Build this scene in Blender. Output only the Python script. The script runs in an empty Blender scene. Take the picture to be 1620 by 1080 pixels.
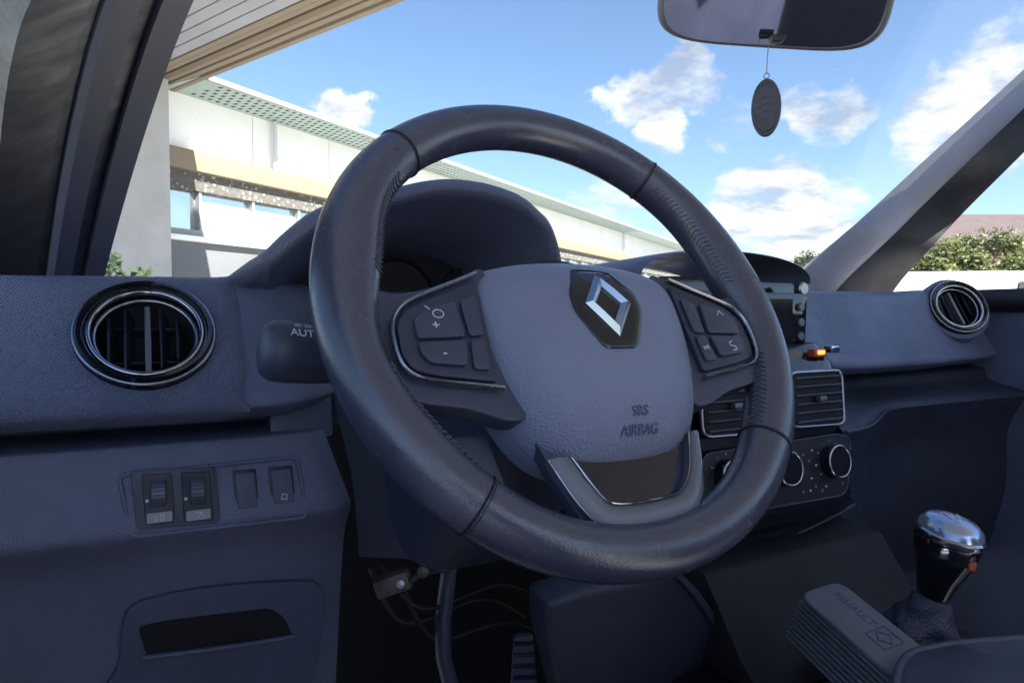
import bpy, bmesh, math, random
from mathutils import Vector, Matrix, noise
R = math.radians
rnd = random.Random(7)
scene = bpy.context.scene
COL = scene.collection

# ------------------------------------------------------------------ camera
# car frame: X to the right, Y towards the bonnet, Z up, origin at the camera
F, CX, CY = 1088.0, 810.0, 540.0
YAW, PIT = R(28.1), R(2.1)
camd = bpy.data.cameras.new('camera')
camd.sensor_width = 36.0
camd.lens = 36.0 * F / 1620.0
camd.clip_start = 0.02
camd.clip_end = 2000.0
cam = bpy.data.objects.new('camera', camd)
cam.rotation_euler = (math.pi / 2 - PIT, 0.0, -YAW)
COL.objects.link(cam)
scene.camera = cam
FW = Vector((math.sin(YAW) * math.cos(PIT), math.cos(YAW) * math.cos(PIT), -math.sin(PIT)))
RT = Vector((math.cos(YAW), -math.sin(YAW), 0.0))
UP = RT.cross(FW)

def ray(x, y):
    return FW + RT * ((x - CX) / F) + UP * ((CY - y) / F)
def atD(x, y, d):
    return ray(x, y) * d
def atY(x, y, Y):
    r = ray(x, y); return r * (Y / r.y)
def atX(x, y, X):
    r = ray(x, y); return r * (X / r.x)
def atZ(x, y, Z):
    r = ray(x, y); return r * (Z / r.z)
def hit(x, y, p0, n):
    r = ray(x, y); return r * (p0.dot(n) / r.dot(n))

# ------------------------------------------------------------------ light
SUN_AZ = R(165.0)      # direction the light comes from, clockwise from +Y
SUN_EL = R(41.0)
sund = bpy.data.lights.new('sun', 'SUN')
sund.energy = 5.0
sund.angle = R(0.5)
sund.color = (1.0, 0.95, 0.87)
sun = bpy.data.objects.new('sun', sund)
sdir = Vector((math.sin(SUN_AZ) * math.cos(SUN_EL), math.cos(SUN_AZ) * math.cos(SUN_EL), math.sin(SUN_EL)))
sun.rotation_euler = sdir.to_track_quat('Z', 'Y').to_euler()
COL.objects.link(sun)

world = bpy.data.worlds.new('World')
scene.world = world
world.use_nodes = True
world.cycles.sampling_method = 'MANUAL'
world.cycles.sample_map_resolution = 512
wn, wl = world.node_tree.nodes, world.node_tree.links
wn.clear()
def wnode(t, **k):
    n = wn.new(t)
    for a, b in k.items():
        setattr(n, a, b)
    return n
def wmath(op, a, b=None, c=None, clamp=False):
    n = wnode('ShaderNodeMath', operation=op)
    n.use_clamp = clamp
    for i, v in enumerate((a, b, c)):
        if v is None: continue
        if hasattr(v, 'is_linked'): wl.new(v, n.inputs[i])
        else: n.inputs[i].default_value = v
    return n.outputs[0]
sky = wnode('ShaderNodeTexSky', sky_type='NISHITA')
sky.sun_disc = False
sky.sun_elevation = SUN_EL
sky.sun_rotation = SUN_AZ
sky.air_density = 1.0
sky.dust_density = 0.6
sky.ozone_density = 3.5
tc = wnode('ShaderNodeTexCoord')
nrm = wnode('ShaderNodeVectorMath', operation='NORMALIZE')
wl.new(tc.outputs['Generated'], nrm.inputs[0])
sep = wnode('ShaderNodeSeparateXYZ')
wl.new(nrm.outputs[0], sep.inputs[0])
elev = sep.outputs['Z']
# cumulus sheet: the direction is laid on a flat cloud deck
zz = wmath('ADD', wmath('MAXIMUM', elev, 0.0), 0.22)
cmb = wnode('ShaderNodeCombineXYZ')
wl.new(wmath('DIVIDE', sep.outputs['X'], zz), cmb.inputs[0])
wl.new(wmath('DIVIDE', sep.outputs['Y'], zz), cmb.inputs[1])
wl.new(wmath('MULTIPLY', elev, 1.6), cmb.inputs[2])
def wnoise(scale, detail, rough, off):
    add = wnode('ShaderNodeVectorMath', operation='ADD')
    wl.new(cmb.outputs[0], add.inputs[0]); add.inputs[1].default_value = off
    n = wnode('ShaderNodeTexNoise')
    n.inputs['Scale'].default_value = scale
    n.inputs['Detail'].default_value = detail
    n.inputs['Roughness'].default_value = rough
    wl.new(add.outputs[0], n.inputs['Vector'])
    return n.outputs[0]
n1 = wnoise(2.3, 7, 0.56, (3.1, 0.7, 0.0))
n2 = wnoise(5.5, 6, 0.6, (9.0, 4.0, 2.0))
n3 = wnoise(0.9, 4, 0.5, (21.0, 8.0, 0.0))
wrp = wnode('ShaderNodeTexNoise'); wrp.inputs['Scale'].default_value = 9.0; wrp.inputs['Detail'].default_value = 6.0; wrp.inputs['Roughness'].default_value = .62
wl.new(nrm.outputs[0], wrp.inputs['Vector'])
wsub = wnode('ShaderNodeVectorMath', operation='SUBTRACT'); wl.new(wrp.outputs['Color'], wsub.inputs[0]); wsub.inputs[1].default_value = (.5, .5, .5)
wma = wnode('ShaderNodeVectorMath', operation='MULTIPLY_ADD'); wl.new(wsub.outputs[0], wma.inputs[0]); wma.inputs[1].default_value = (.13, .13, .10); wl.new(nrm.outputs[0], wma.inputs[2])
wnm = wnode('ShaderNodeVectorMath', operation='NORMALIZE'); wl.new(wma.outputs[0], wnm.inputs[0])
puffs = None
for (px, py, rad, w) in [(1090, 105, 2.3, 1.0), (1060, 140, 2.4, 1.0), (1110, 135, 2.0, .9), (1000, 160, 2.2, .95), (1040, 195, 2.4, .95), (975, 180, 1.6, .8), (960, 160, 1.2, .6),
                         (1175, 180, 1.8, .72), (1140, 215, 1.4, .6), (1275, 175, 2.0, .95), (1330, 180, 2.2, .95), (1365, 175, 1.4, .8), (1255, 150, 1.3, .6), (1300, 215, 1.8, .6),
                         (1490, 180, 3.0, 1.0), (1450, 220, 2.2, .8), (1545, 130, 3.4, 1.0), (1600, 190, 3.5, .9), (1180, 330, 3.6, .9), (1240, 320, 3.4, .95), (1130, 370, 3.2, .8), (1330, 300, 2.6, .6), (1290, 370, 4.0, .9),
                         (530, 185, 1.7, 1.0), (572, 190, 1.5, 1.0), (505, 180, 1.0, .7), (700, 300, 2.6, .6), (960, 350, 3.4, .65)]:
    d = ray(px, py).normalized()
    dt = wnode('ShaderNodeVectorMath', operation='DOT_PRODUCT')
    wl.new(wnm.outputs[0], dt.inputs[0]); dt.inputs[1].default_value = d
    mr = wnode('ShaderNodeMapRange', interpolation_type='SMOOTHSTEP')
    wl.new(dt.outputs['Value'], mr.inputs[0])
    mr.inputs[1].default_value = math.cos(R(rad * 1.3)); mr.inputs[2].default_value = math.cos(R(rad * 0.3))
    mr.inputs[3].default_value = 0.0; mr.inputs[4].default_value = w
    puffs = mr.outputs[0] if puffs is None else wmath('MAXIMUM', puffs, mr.outputs[0])
low = wmath('MULTIPLY', wmath('SUBTRACT', 0.16, elev), 0.9)          # more cloud towards the horizon
base = wmath('ADD', wmath('MULTIPLY', n1, 0.62), wmath('MULTIPLY', n2, 0.38))
dens = wmath('ADD', wmath('ADD', base, wmath('MULTIPLY', puffs, 0.40)), wmath('MULTIPLY', wmath('MAXIMUM', low, -0.06), 0.55))
dens = wmath('ADD', dens, wmath('MULTIPLY', wmath('SUBTRACT', n3, 0.5), 0.12))
cm = wnode('ShaderNodeMapRange', interpolation_type='SMOOTHSTEP')
wl.new(dens, cm.inputs[0]); cm.inputs[1].default_value = 0.62; cm.inputs[2].default_value = 0.92
shade = wnode('ShaderNodeMapRange')
wl.new(wmath('ADD', n2, wmath('MULTIPLY', n1, 0.6)), shade.inputs[0])
shade.inputs[1].default_value = 0.66; shade.inputs[2].default_value = 0.92
ramp = wnode('ShaderNodeMix', data_type='RGBA')
wl.new(shade.outputs[0], ramp.inputs[0])
ramp.inputs[6].default_value = (2.5, 2.62, 2.85, 1); ramp.inputs[7].default_value = (5.6, 5.5, 5.3, 1)
mixc = wnode('ShaderNodeMix', data_type='RGBA')
wl.new(wmath('MULTIPLY', cm.outputs[0], 0.92), mixc.inputs[0])
wl.new(sky.outputs[0], mixc.inputs[6]); wl.new(ramp.outputs[2], mixc.inputs[7])
bg = wnode('ShaderNodeBackground')
bg.inputs[1].default_value = 0.05
wl.new(mixc.outputs[2], bg.inputs[0])
wo = wnode('ShaderNodeOutputWorld')
wl.new(bg.outputs[0], wo.inputs[0])

vs = scene.view_settings
vs.view_transform = 'Standard'; vs.look = 'None'; vs.gamma = 1.0; vs.use_curve_mapping = False
vs.exposure = 2.35
scene.cycles.max_bounces = 7
scene.cycles.diffuse_bounces = 4
scene.cycles.glossy_bounces = 3
scene.cycles.transparent_max_bounces = 12
scene.cycles.use_denoising = True

# ------------------------------------------------------------------ materials
MATS = {}
def nodes_of(name):
    m = bpy.data.materials.new(name); m.use_nodes = True
    nt = m.node_tree; nt.nodes.clear()
    out = nt.nodes.new('ShaderNodeOutputMaterial')
    b = nt.nodes.new('ShaderNodeBsdfPrincipled')
    nt.links.new(b.outputs[0], out.inputs[0])
    MATS[name] = m
    return m, nt, b, out
def mat(name, col, rough=0.5, metal=0.0, spec=0.5, grain=0.0, gscale=600.0, kind='voronoi', mottle=0.0, mscale=14.0, rvar=0.0, coat=0.0, emit=0.0, dust=0.0):
    m, nt, b, out = nodes_of(name)
    b.inputs['Base Color'].default_value = (*col, 1)
    b.inputs['Roughness'].default_value = rough
    b.inputs['Metallic'].default_value = metal
    b.inputs['Specular IOR Level'].default_value = spec
    if coat: b.inputs['Coat Weight'].default_value = coat
    if emit:
        b.inputs['Emission Color'].default_value = (*col, 1); b.inputs['Emission Strength'].default_value = emit
    tcn = nt.nodes.new('ShaderNodeTexCoord')
    P = tcn.outputs['Object']
    def noi(scale, detail=5, rg=0.55):
        n = nt.nodes.new('ShaderNodeTexNoise'); n.inputs['Scale'].default_value = scale
        n.inputs['Detail'].default_value = detail; n.inputs['Roughness'].default_value = rg
        nt.links.new(P, n.inputs['Vector']); return n.outputs[0]
    if mottle:
        mr = nt.nodes.new('ShaderNodeMapRange'); nt.links.new(noi(mscale, 7, .6), mr.inputs[0])
        mr.inputs[1].default_value = 0.3; mr.inputs[2].default_value = 0.7
        mr.inputs[3].default_value = 1 - mottle; mr.inputs[4].default_value = 1 + mottle
        mx = nt.nodes.new('ShaderNodeMix'); mx.data_type = 'RGBA'; mx.blend_type = 'MULTIPLY'
        mx.inputs[0].default_value = 1.0; mx.inputs[6].default_value = (*col, 1)
        cc = nt.nodes.new('ShaderNodeCombineColor')
        for i in range(3): nt.links.new(mr.outputs[0], cc.inputs[i])
        nt.links.new(cc.outputs[0], mx.inputs[7]); last = mx.outputs[2]
        if dust:
            sp = nt.nodes.new('ShaderNodeMapRange'); nt.links.new(noi(900, 2), sp.inputs[0])
            sp.inputs[1].default_value = 0.70; sp.inputs[2].default_value = 0.74; sp.inputs[4].default_value = dust
            m2 = nt.nodes.new('ShaderNodeMix'); m2.data_type = 'RGBA'
            nt.links.new(sp.outputs[0], m2.inputs[0]); nt.links.new(last, m2.inputs[6]); m2.inputs[7].default_value = (.35, .35, .36, 1)
            last = m2.outputs[2]
        nt.links.new(last, b.inputs['Base Color'])
    if rvar:
        mr = nt.nodes.new('ShaderNodeMapRange'); nt.links.new(noi(mscale * 2.3, 6, .6), mr.inputs[0])
        mr.inputs[1].default_value = .3; mr.inputs[2].default_value = .7
        mr.inputs[3].default_value = max(.03, rough - rvar); mr.inputs[4].default_value = min(1, rough + rvar)
        nt.links.new(mr.outputs[0], b.inputs['Roughness'])
    if grain:
        if kind == 'voronoi':
            v = nt.nodes.new('ShaderNodeTexVoronoi'); v.inputs['Scale'].default_value = gscale
            nt.links.new(P, v.inputs['Vector'])
            h = v.outputs['Distance']
        elif kind == 'grid':
            sx = nt.nodes.new('ShaderNodeSeparateXYZ'); nt.links.new(P, sx.inputs[0])
            def mth(op, a, b2=None):
                n = nt.nodes.new('ShaderNodeMath'); n.operation = op
                for i, v2 in enumerate((a, b2)):
                    if v2 is None: continue
                    if hasattr(v2, 'is_linked'): nt.links.new(v2, n.inputs[i])
                    else: n.inputs[i].default_value = v2
                return n.outputs[0]
            s1 = mth('ABSOLUTE', mth('SINE', mth('MULTIPLY', mth('ADD', sx.outputs[0], sx.outputs[2]), gscale)))
            s2 = mth('ABSOLUTE', mth('SINE', mth('MULTIPLY', mth('SUBTRACT', sx.outputs[0], sx.outputs[2]), gscale)))
            h = mth('MULTIPLY', s1, s2)
        else:
            h = noi(gscale, 4, .6)
        bp = nt.nodes.new('ShaderNodeBump'); bp.inputs['Strength'].default_value = 1.0
        bp.inputs['Distance'].default_value = grain
        nt.links.new(h, bp.inputs['Height']); nt.links.new(bp.outputs[0], b.inputs['Normal'])
    return m

M = lambda n: MATS[n]
mat('soft_dash', (.118, .134, .215), .44, grain=.0005, gscale=640, mottle=.14, rvar=.12, dust=.35, mscale=9)
mat('airbag_skin', (.205, .222, .315), .40, grain=.0005, gscale=640, mottle=.08, rvar=.06)
mat('grid_dash', (.150, .168, .262), .42, grain=.0012, gscale=1100, kind='grid', mottle=.08, rvar=.05)
mat('smooth_dash', (.070, .082, .140), .48, grain=.0001, gscale=900, kind='noise', mottle=.12, rvar=.08, dust=.3)
mat('rim_leather', (.056, .058, .088), .24, spec=.9, grain=.00009, gscale=1000, mottle=.06, rvar=.06, mscale=30)
mat('rim_grain', (.038, .041, .066), .42, grain=.0006, gscale=480, mottle=.12, rvar=.06)
mat('black_plastic', (.012, .014, .025), .42, grain=.0001, gscale=1200, kind='noise', mottle=.1, rvar=.1)
mat('gloss_black', (.008, .009, .014), .12, coat=.4, mottle=.1, rvar=.05)
mat('deep_black', (.004, .005, .010), .7, mottle=.2)
mat('spoke_plastic', (.046, .052, .086), .42, grain=.00012, gscale=1100, kind='noise', mottle=.1, rvar=.06)
mat('lower_dark', (.026, .031, .056), .5, grain=.0004, gscale=640, mottle=.1, rvar=.08, dust=.2)
mat('knee_dark', (.032, .037, .060), .5, grain=.0004, gscale=640, mottle=.1, rvar=.08, dust=.2)
mat('button_rubber', (.032, .037, .062), .5, mottle=.1)
mat('satin_chrome', (.36, .37, .41), .28, 1.0, rvar=.05)
mat('bright_chrome', (.42, .43, .47), .14, 1.0, rvar=.04)
mat('satin_grey', (.165, .172, .20), .40, .5, grain=.00012, gscale=1600, kind='noise', rvar=.06)
mat('print_white', (.62, .64, .68), .6, mottle=.1, mscale=300)
mat('print_grey', (.30, .32, .36), .6, mottle=.1, mscale=300)
mat('thread', (.10, .10, .12), .7, mottle=.1, mscale=300)
mat('seam_dark', (.008, .008, .010), .7, mottle=.1)
mat('seat_cloth', (.16, .165, .18), .95, grain=.001, gscale=300, kind='noise', mottle=.1)
mat('headliner', (.66, .66, .66), .95, grain=.001, gscale=300, kind='noise', mottle=.05)
mat('pillar_trim', (.075, .080, .115), .62, grain=.0002, gscale=500, kind='noise', mottle=.08)
mat('pillar_cloth', (.26, .27, .33), .85, grain=.0004, gscale=500, kind='noise', mottle=.06)
mat('rubber', (.012, .013, .017), .55, mottle=.15, rvar=.1)
mat('body_paint', (.02, .03, .07), .25, coat=.8, mottle=.04)
mat('carpet', (.010, .011, .016), .98, grain=.002, gscale=260, kind='noise', mottle=.3, mscale=60)
mat('bracket_metal', (.15, .12, .11), .45, .6, mottle=.35, mscale=60, rvar=.1)
mat('pale_metal', (.62, .62, .64), .35, .5, mottle=.15, mscale=80)
mat('pad_grey', (.115, .123, .145), .55, grain=.0002, gscale=700, kind='noise', mottle=.1, mscale=40)
mat('knob_sky_tint', (.42, .50, .66), .22, .75, mottle=.1, rvar=.08)  # blue in the base colour imitates sky reflected in the knob cap
mat('red_mark', (.42, .06, .02), .4, mottle=.1)
mat('orange_light', (1.0, .16, .03), .3, emit=1.2)
mat('freshener', (.075, .075, .095), .6, grain=.0006, gscale=300, kind='noise', mottle=.2, mscale=60)
mat('cord', (.25, .25, .27), .8, mottle=.1)
mat('mirror_glass', (.50, .51, .56), .02, 1.0, rvar=.01)
mat('mirror_housing', (.12, .12, .14), .4, grain=.00015, gscale=900, kind='noise', mottle=.06)
# building and yard
mat('white_render', (.84, .84, .82), .8, grain=.002, gscale=40, kind='noise', mottle=.04, mscale=1.2)
mat('tan_paint', (.205, .160, .105), .65, grain=.002, gscale=20, kind='noise', mottle=.06, mscale=1.5)
mat('brown_paint', (.14, .095, .055), .65, mottle=.08, mscale=2.0)
mat('grey_plank', (.27, .275, .30), .6, grain=.002, gscale=12, kind='noise', mottle=.08, mscale=1.1)
mat('vent_soffit', (.34, .43, .40), .6, mottle=.06, mscale=1.4)
mat('slot_dark', (.05, .06, .06), .9, mottle=.1)
mat('gutter_grey', (.20, .21, .22), .5, mottle=.1, mscale=2)
mat('column_render', (.36, .355, .35), .85, grain=.003, gscale=30, kind='noise', mottle=.08, mscale=2)
mat('frame_grey', (.22, .23, .24), .5, mottle=.08)
mat('wall_grey', (.115, .12, .125), .85, grain=.003, gscale=20, kind='noise', mottle=.1, mscale=.8)
mat('brick_pink', (.17, .095, .080), .85, mottle=.15, mscale=3)
mat('roof_dark', (.07, .05, .05), .8, mottle=.15, mscale=2)
mat('van_white', (.55, .56, .58), .25, coat=.5, mottle=.03, mscale=2)
mat('van_glass', (.02, .025, .03), .06, mottle=.1)
mat('tyre', (.02, .02, .02), .8, mottle=.2)
mat('bark', (.11, .085, .06), .9, grain=.01, gscale=12, kind='noise', mottle=.3, mscale=5)

def leafmat(name, c1, c2):
    m, nt, b, out = nodes_of(name)
    oi = nt.nodes.new('ShaderNodeTexCoord'); n = nt.nodes.new('ShaderNodeTexNoise'); n.inputs['Scale'].default_value = 1.7
    n.inputs['Detail'].default_value = 6
    nt.links.new(oi.outputs['Object'], n.inputs['Vector'])
    mr = nt.nodes.new('ShaderNodeMapRange'); nt.links.new(n.outputs[0], mr.inputs[0]); mr.inputs[1].default_value = .35; mr.inputs[2].default_value = .65
    mx = nt.nodes.new('ShaderNodeMix'); mx.data_type = 'RGBA'; nt.links.new(mr.outputs[0], mx.inputs[0])
    mx.inputs[6].default_value = (*c1, 1); mx.inputs[7].default_value = (*c2, 1)
    nt.links.new(mx.outputs[2], b.inputs['Base Color']); b.inputs['Roughness'].default_value = .6
    tr = nt.nodes.new('ShaderNodeBsdfTranslucent'); nt.links.new(mx.outputs[2], tr.inputs[0])
    ms = nt.nodes.new('ShaderNodeMixShader'); ms.inputs[0].default_value = .3
    nt.links.new(b.outputs[0], ms.inputs[1]); nt.links.new(tr.outputs[0], ms.inputs[2]); nt.links.new(ms.outputs[0], out.inputs[0])
leafmat('leaf_yellow', (.055, .075, .02), (.12, .13, .035))
leafmat('leaf_green', (.025, .05, .02), (.06, .09, .03))

def glassmat(name, tint, ior, dirt_haze):
    m, nt, b, out = nodes_of(name)
    nt.nodes.remove(b)
    t = nt.nodes.new('ShaderNodeBsdfTransparent'); t.inputs[0].default_value = (*tint, 1)
    g = nt.nodes.new('ShaderNodeBsdfGlossy'); g.inputs['Roughness'].default_value = .02
    lw = nt.nodes.new('ShaderNodeLayerWeight'); lw.inputs[0].default_value = .5
    pw = nt.nodes.new('ShaderNodeMath'); pw.operation = 'POWER'; nt.links.new(lw.outputs['Facing'], pw.inputs[0]); pw.inputs[1].default_value = 5.0
    fr = nt.nodes.new('ShaderNodeMath'); fr.operation = 'MULTIPLY_ADD'; nt.links.new(pw.outputs[0], fr.inputs[0])
    f0 = ((ior - 1) / (ior + 1)) ** 2; fr.inputs[1].default_value = 1 - f0; fr.inputs[2].default_value = f0
    tcn = nt.nodes.new('ShaderNodeTexCoord'); n = nt.nodes.new('ShaderNodeTexNoise'); n.inputs['Scale'].default_value = 6; n.inputs['Detail'].default_value = 6
    nt.links.new(tcn.outputs['Object'], n.inputs['Vector'])
    ms = nt.nodes.new('ShaderNodeMixShader'); nt.links.new(fr.outputs[0], ms.inputs[0])
    nt.links.new(t.outputs[0], ms.inputs[1]); nt.links.new(g.outputs[0], ms.inputs[2])
    d = nt.nodes.new('ShaderNodeBsdfDiffuse'); d.inputs[0].default_value = (.75, .76, .82, 1)  # pale film paints haze over the glass; finer noise adds dust specks
    mr = nt.nodes.new('ShaderNodeMapRange'); nt.links.new(n.outputs[0], mr.inputs[0]); mr.inputs[1].default_value = .3; mr.inputs[2].default_value = .75
    mr.inputs[3].default_value = dirt_haze * .5; mr.inputs[4].default_value = dirt_haze
    n2_ = nt.nodes.new('ShaderNodeTexNoise'); n2_.inputs['Scale'].default_value = 150; n2_.inputs['Detail'].default_value = 2
    nt.links.new(tcn.outputs['Object'], n2_.inputs['Vector'])
    sp = nt.nodes.new('ShaderNodeMapRange'); nt.links.new(n2_.outputs[0], sp.inputs[0]); sp.inputs[1].default_value = .71; sp.inputs[2].default_value = .78; sp.inputs[4].default_value = .16
    ad = nt.nodes.new('ShaderNodeMath'); ad.operation = 'ADD'; nt.links.new(mr.outputs[0], ad.inputs[0]); nt.links.new(sp.outputs[0], ad.inputs[1]); mr = ad
    m2 = nt.nodes.new('ShaderNodeMixShader'); nt.links.new(mr.outputs[0], m2.inputs[0])
    nt.links.new(ms.outputs[0], m2.inputs[1]); nt.links.new(d.outputs[0], m2.inputs[2])
    nt.links.new(m2.outputs[0], out.inputs[0])
glassmat('windscreen_glass', (.95, .97, .98), 1.42, .03)
glassmat('side_glass', (.93, .96, .96), 1.3, .01)

def panemat():
    m, nt, b, out = nodes_of('window_pane')
    b.inputs['Base Color'].default_value = (.72, .76, .76, 1); b.inputs['Roughness'].default_value = .03
    b.inputs['Specular IOR Level'].default_value = 1.0; b.inputs['Metallic'].default_value = .85
    tcn = nt.nodes.new('ShaderNodeTexCoord'); n = nt.nodes.new('ShaderNodeTexNoise'); n.inputs['Scale'].default_value = .8
    nt.links.new(tcn.outputs['Object'], n.inputs['Vector'])
    bp = nt.nodes.new('ShaderNodeBump'); bp.inputs['Distance'].default_value = .02; nt.links.new(n.outputs[0], bp.inputs['Height'])
    nt.links.new(bp.outputs[0], b.inputs['Normal'])
panemat()
def specklemat():
    m, nt, b, out = nodes_of('dark_speckle')
    tcn = nt.nodes.new('ShaderNodeTexCoord'); v = nt.nodes.new('ShaderNodeTexVoronoi'); v.inputs['Scale'].default_value = 9
    nt.links.new(tcn.outputs['Object'], v.inputs['Vector'])
    mr = nt.nodes.new('ShaderNodeMapRange'); nt.links.new(v.outputs['Distance'], mr.inputs[0]); mr.inputs[1].default_value = .18; mr.inputs[2].default_value = .34
    mx = nt.nodes.new('ShaderNodeMix'); mx.data_type = 'RGBA'; nt.links.new(mr.outputs[0], mx.inputs[0])
    mx.inputs[6].default_value = (.34, .32, .28, 1); mx.inputs[7].default_value = (.09, .085, .075, 1)  # pale cell speckle on a dark base
    nt.links.new(mx.outputs[2], b.inputs['Base Color']); b.inputs['Roughness'].default_value = .9
    bp = nt.nodes.new('ShaderNodeBump'); bp.inputs['Distance'].default_value = .03; bp.invert = True; nt.links.new(v.outputs['Distance'], bp.inputs['Height'])
    nt.links.new(bp.outputs[0], b.inputs['Normal'])
specklemat()
def fillground_mat():
    m, nt, b, out = nodes_of('pale_fill_ground')
    tcn = nt.nodes.new('ShaderNodeTexCoord'); n = nt.nodes.new('ShaderNodeTexNoise'); n.inputs['Scale'].default_value = .6; n.inputs['Detail'].default_value = 12; n.inputs['Roughness'].default_value = .7
    nt.links.new(tcn.outputs['Object'], n.inputs['Vector'])
    cr = nt.nodes.new('ShaderNodeValToRGB'); cr.color_ramp.elements[0].color = (.26, .255, .24, 1); cr.color_ramp.elements[1].color = (.38, .375, .36, 1)  # unseen ground made pale to bounce fill light into the cabin
    nt.links.new(n.outputs[0], cr.inputs[0]); nt.links.new(cr.outputs[0], b.inputs['Base Color']); b.inputs['Roughness'].default_value = .9
fillground_mat()

# ------------------------------------------------------------------ building blocks
def setp(o, label=None, cat=None, group=None, kind=None):
    if label: o['label'] = label
    if cat: o['category'] = cat
    if group: o['group'] = group
    if kind: o['kind'] = kind
    return o
def thing(name, loc, label, cat, group=None):
    o = bpy.data.objects.new(name, None); o.empty_display_size = .05
    o.location = loc; COL.objects.link(o)
    return setp(o, label, cat, group)
def link(name, me, m, parent=None, smooth=True, angle=40):
    o = bpy.data.objects.new(name, me); COL.objects.link(o)
    me.materials.clear(); me.materials.append(M(m) if isinstance(m, str) else m)
    if smooth:
        me.shade_smooth()
        if angle: me.set_sharp_from_angle(angle=R(angle))
    if parent is not None:
        o.parent = parent
        if parent.type == 'EMPTY': o.matrix_parent_inverse = Matrix.Translation(-Vector(parent.location))
    return o
def frombm(name, bm, m, parent=None, smooth=True, angle=40):
    bmesh.ops.recalc_face_normals(bm, faces=bm.faces)
    me = bpy.data.meshes.new(name); bm.to_mesh(me); bm.free()
    return link(name, me, m, parent, smooth, angle)

def add_prism(bm, pts, ez, depth, bevel=0.0, seg=2):
    """closed outline of 3d points extruded along ez by depth"""
    b = bmesh.new()
    vs_ = [b.verts.new(p) for p in pts]
    f = b.faces.new(vs_)
    r = bmesh.ops.extrude_face_region(b, geom=[f])
    for v in r['geom']:
        if isinstance(v, bmesh.types.BMVert): v.co += ez * depth
    bmesh.ops.recalc_face_normals(b, faces=b.faces)
    if bevel:
        es = [e for e in b.edges if len(e.link_faces) == 2 and e.calc_face_angle(0) > R(35)]
        bmesh.ops.bevel(b, geom=es, offset=bevel, segments=seg, profile=.6, affect='EDGES', clamp_overlap=True)
    tmp = bpy.data.meshes.new('tmp'); b.to_mesh(tmp); b.free(); bm.from_mesh(tmp); bpy.data.meshes.remove(tmp)
def prism(name, pts, ez, depth, m, parent, bevel=0.0, seg=2):
    bm = bmesh.new(); add_prism(bm, pts, ez, depth, bevel, seg); return frombm(name, bm, m, parent)
def add_box(bm, c, sx, sy, sz, ex=Vector((1, 0, 0)), ey=Vector((0, 1, 0)), ez=Vector((0, 0, 1)), bevel=0.0, seg=2):
    c = Vector(c)
    pts = [c + ex * (a * sx / 2) + ey * (b_ * sy / 2) - ez * (sz / 2) for a, b_ in ((-1, -1), (1, -1), (1, 1), (-1, 1))]
    add_prism(bm, pts, ez, sz, bevel, seg)
def box(name, c, sx, sy, sz, m, parent, ex=Vector((1, 0, 0)), ey=Vector((0, 1, 0)), ez=Vector((0, 0, 1)), bevel=0.0, seg=2):
    bm = bmesh.new(); add_box(bm, c, sx, sy, sz, ex, ey, ez, bevel, seg); return frombm(name, bm, m, parent)
def add_loft(bm, secs, closed=False, cap=False, ring=False):
    rows = [[bm.verts.new(p) for p in s] for s in secs]
    n = len(rows[0]); rr = range(len(rows) if ring else len(rows) - 1)
    for i in rr:
        a, b_ = rows[i], rows[(i + 1) % len(rows)]
        for j in range(n if closed else n - 1):
            k = (j + 1) % n
            try: bm.faces.new((a[j], a[k], b_[k], b_[j]))
            except ValueError: pass
    if cap:
        for s in (rows[0], rows[-1]):
            try: bm.faces.new(s)
            except ValueError: pass
def loft(name, secs, m, parent, closed=False, cap=False, ring=False, angle=40):
    bm = bmesh.new(); add_loft(bm, secs, closed, cap, ring); return frombm(name, bm, m, parent, True, angle)
def add_tube(bm, pts, rad, seg=10, closed=False, flat=None):
    pts = [Vector(p) for p in pts]; n = len(pts); secs = []
    prev = None
    for i, p in enumerate(pts):
        if closed: t = pts[(i + 1) % n] - pts[i - 1]
        else: t = pts[min(i + 1, n - 1)] - pts[max(i - 1, 0)]
        t.normalize()
        if flat is not None: a = flat - t * flat.dot(t)
        elif prev is None:
            a = t.orthogonal()
        else: a = prev - t * prev.dot(t)
        a.normalize(); prev = a; b_ = t.cross(a)
        r = rad[i] if isinstance(rad, list) else rad
        ra, rb = r if isinstance(r, tuple) else (r, r)
        secs.append([p + a * (math.cos(k * 2 * math.pi / seg) * ra) + b_ * (math.sin(k * 2 * math.pi / seg) * rb) for k in range(seg)])
    add_loft(bm, secs, True, not closed, closed)
def tube(name, pts, rad, m, parent, seg=10, closed=False, flat=None):
    bm = bmesh.new(); add_tube(bm, pts, rad, seg, closed, flat); return frombm(name, bm, m, parent, True, 60)
def add_lathe(bm, prof, o, ex, ey, ez, seg=48, sx=1.0, sy=1.0, cap=True):
    secs = [[o + ex * (r * sx * math.cos(k * 2 * math.pi / seg)) + ey * (r * sy * math.sin(k * 2 * math.pi / seg)) + ez * h for k in range(seg)] for r, h in prof]
    add_loft(bm, secs, True, cap)
def lathe(name, prof, o, ex, ey, ez, m, parent, seg=48, sx=1.0, sy=1.0, angle=40, cap=True):
    bm = bmesh.new(); add_lathe(bm, prof, o, ex, ey, ez, seg, sx, sy, cap); return frombm(name, bm, m, parent, True, angle)
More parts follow.
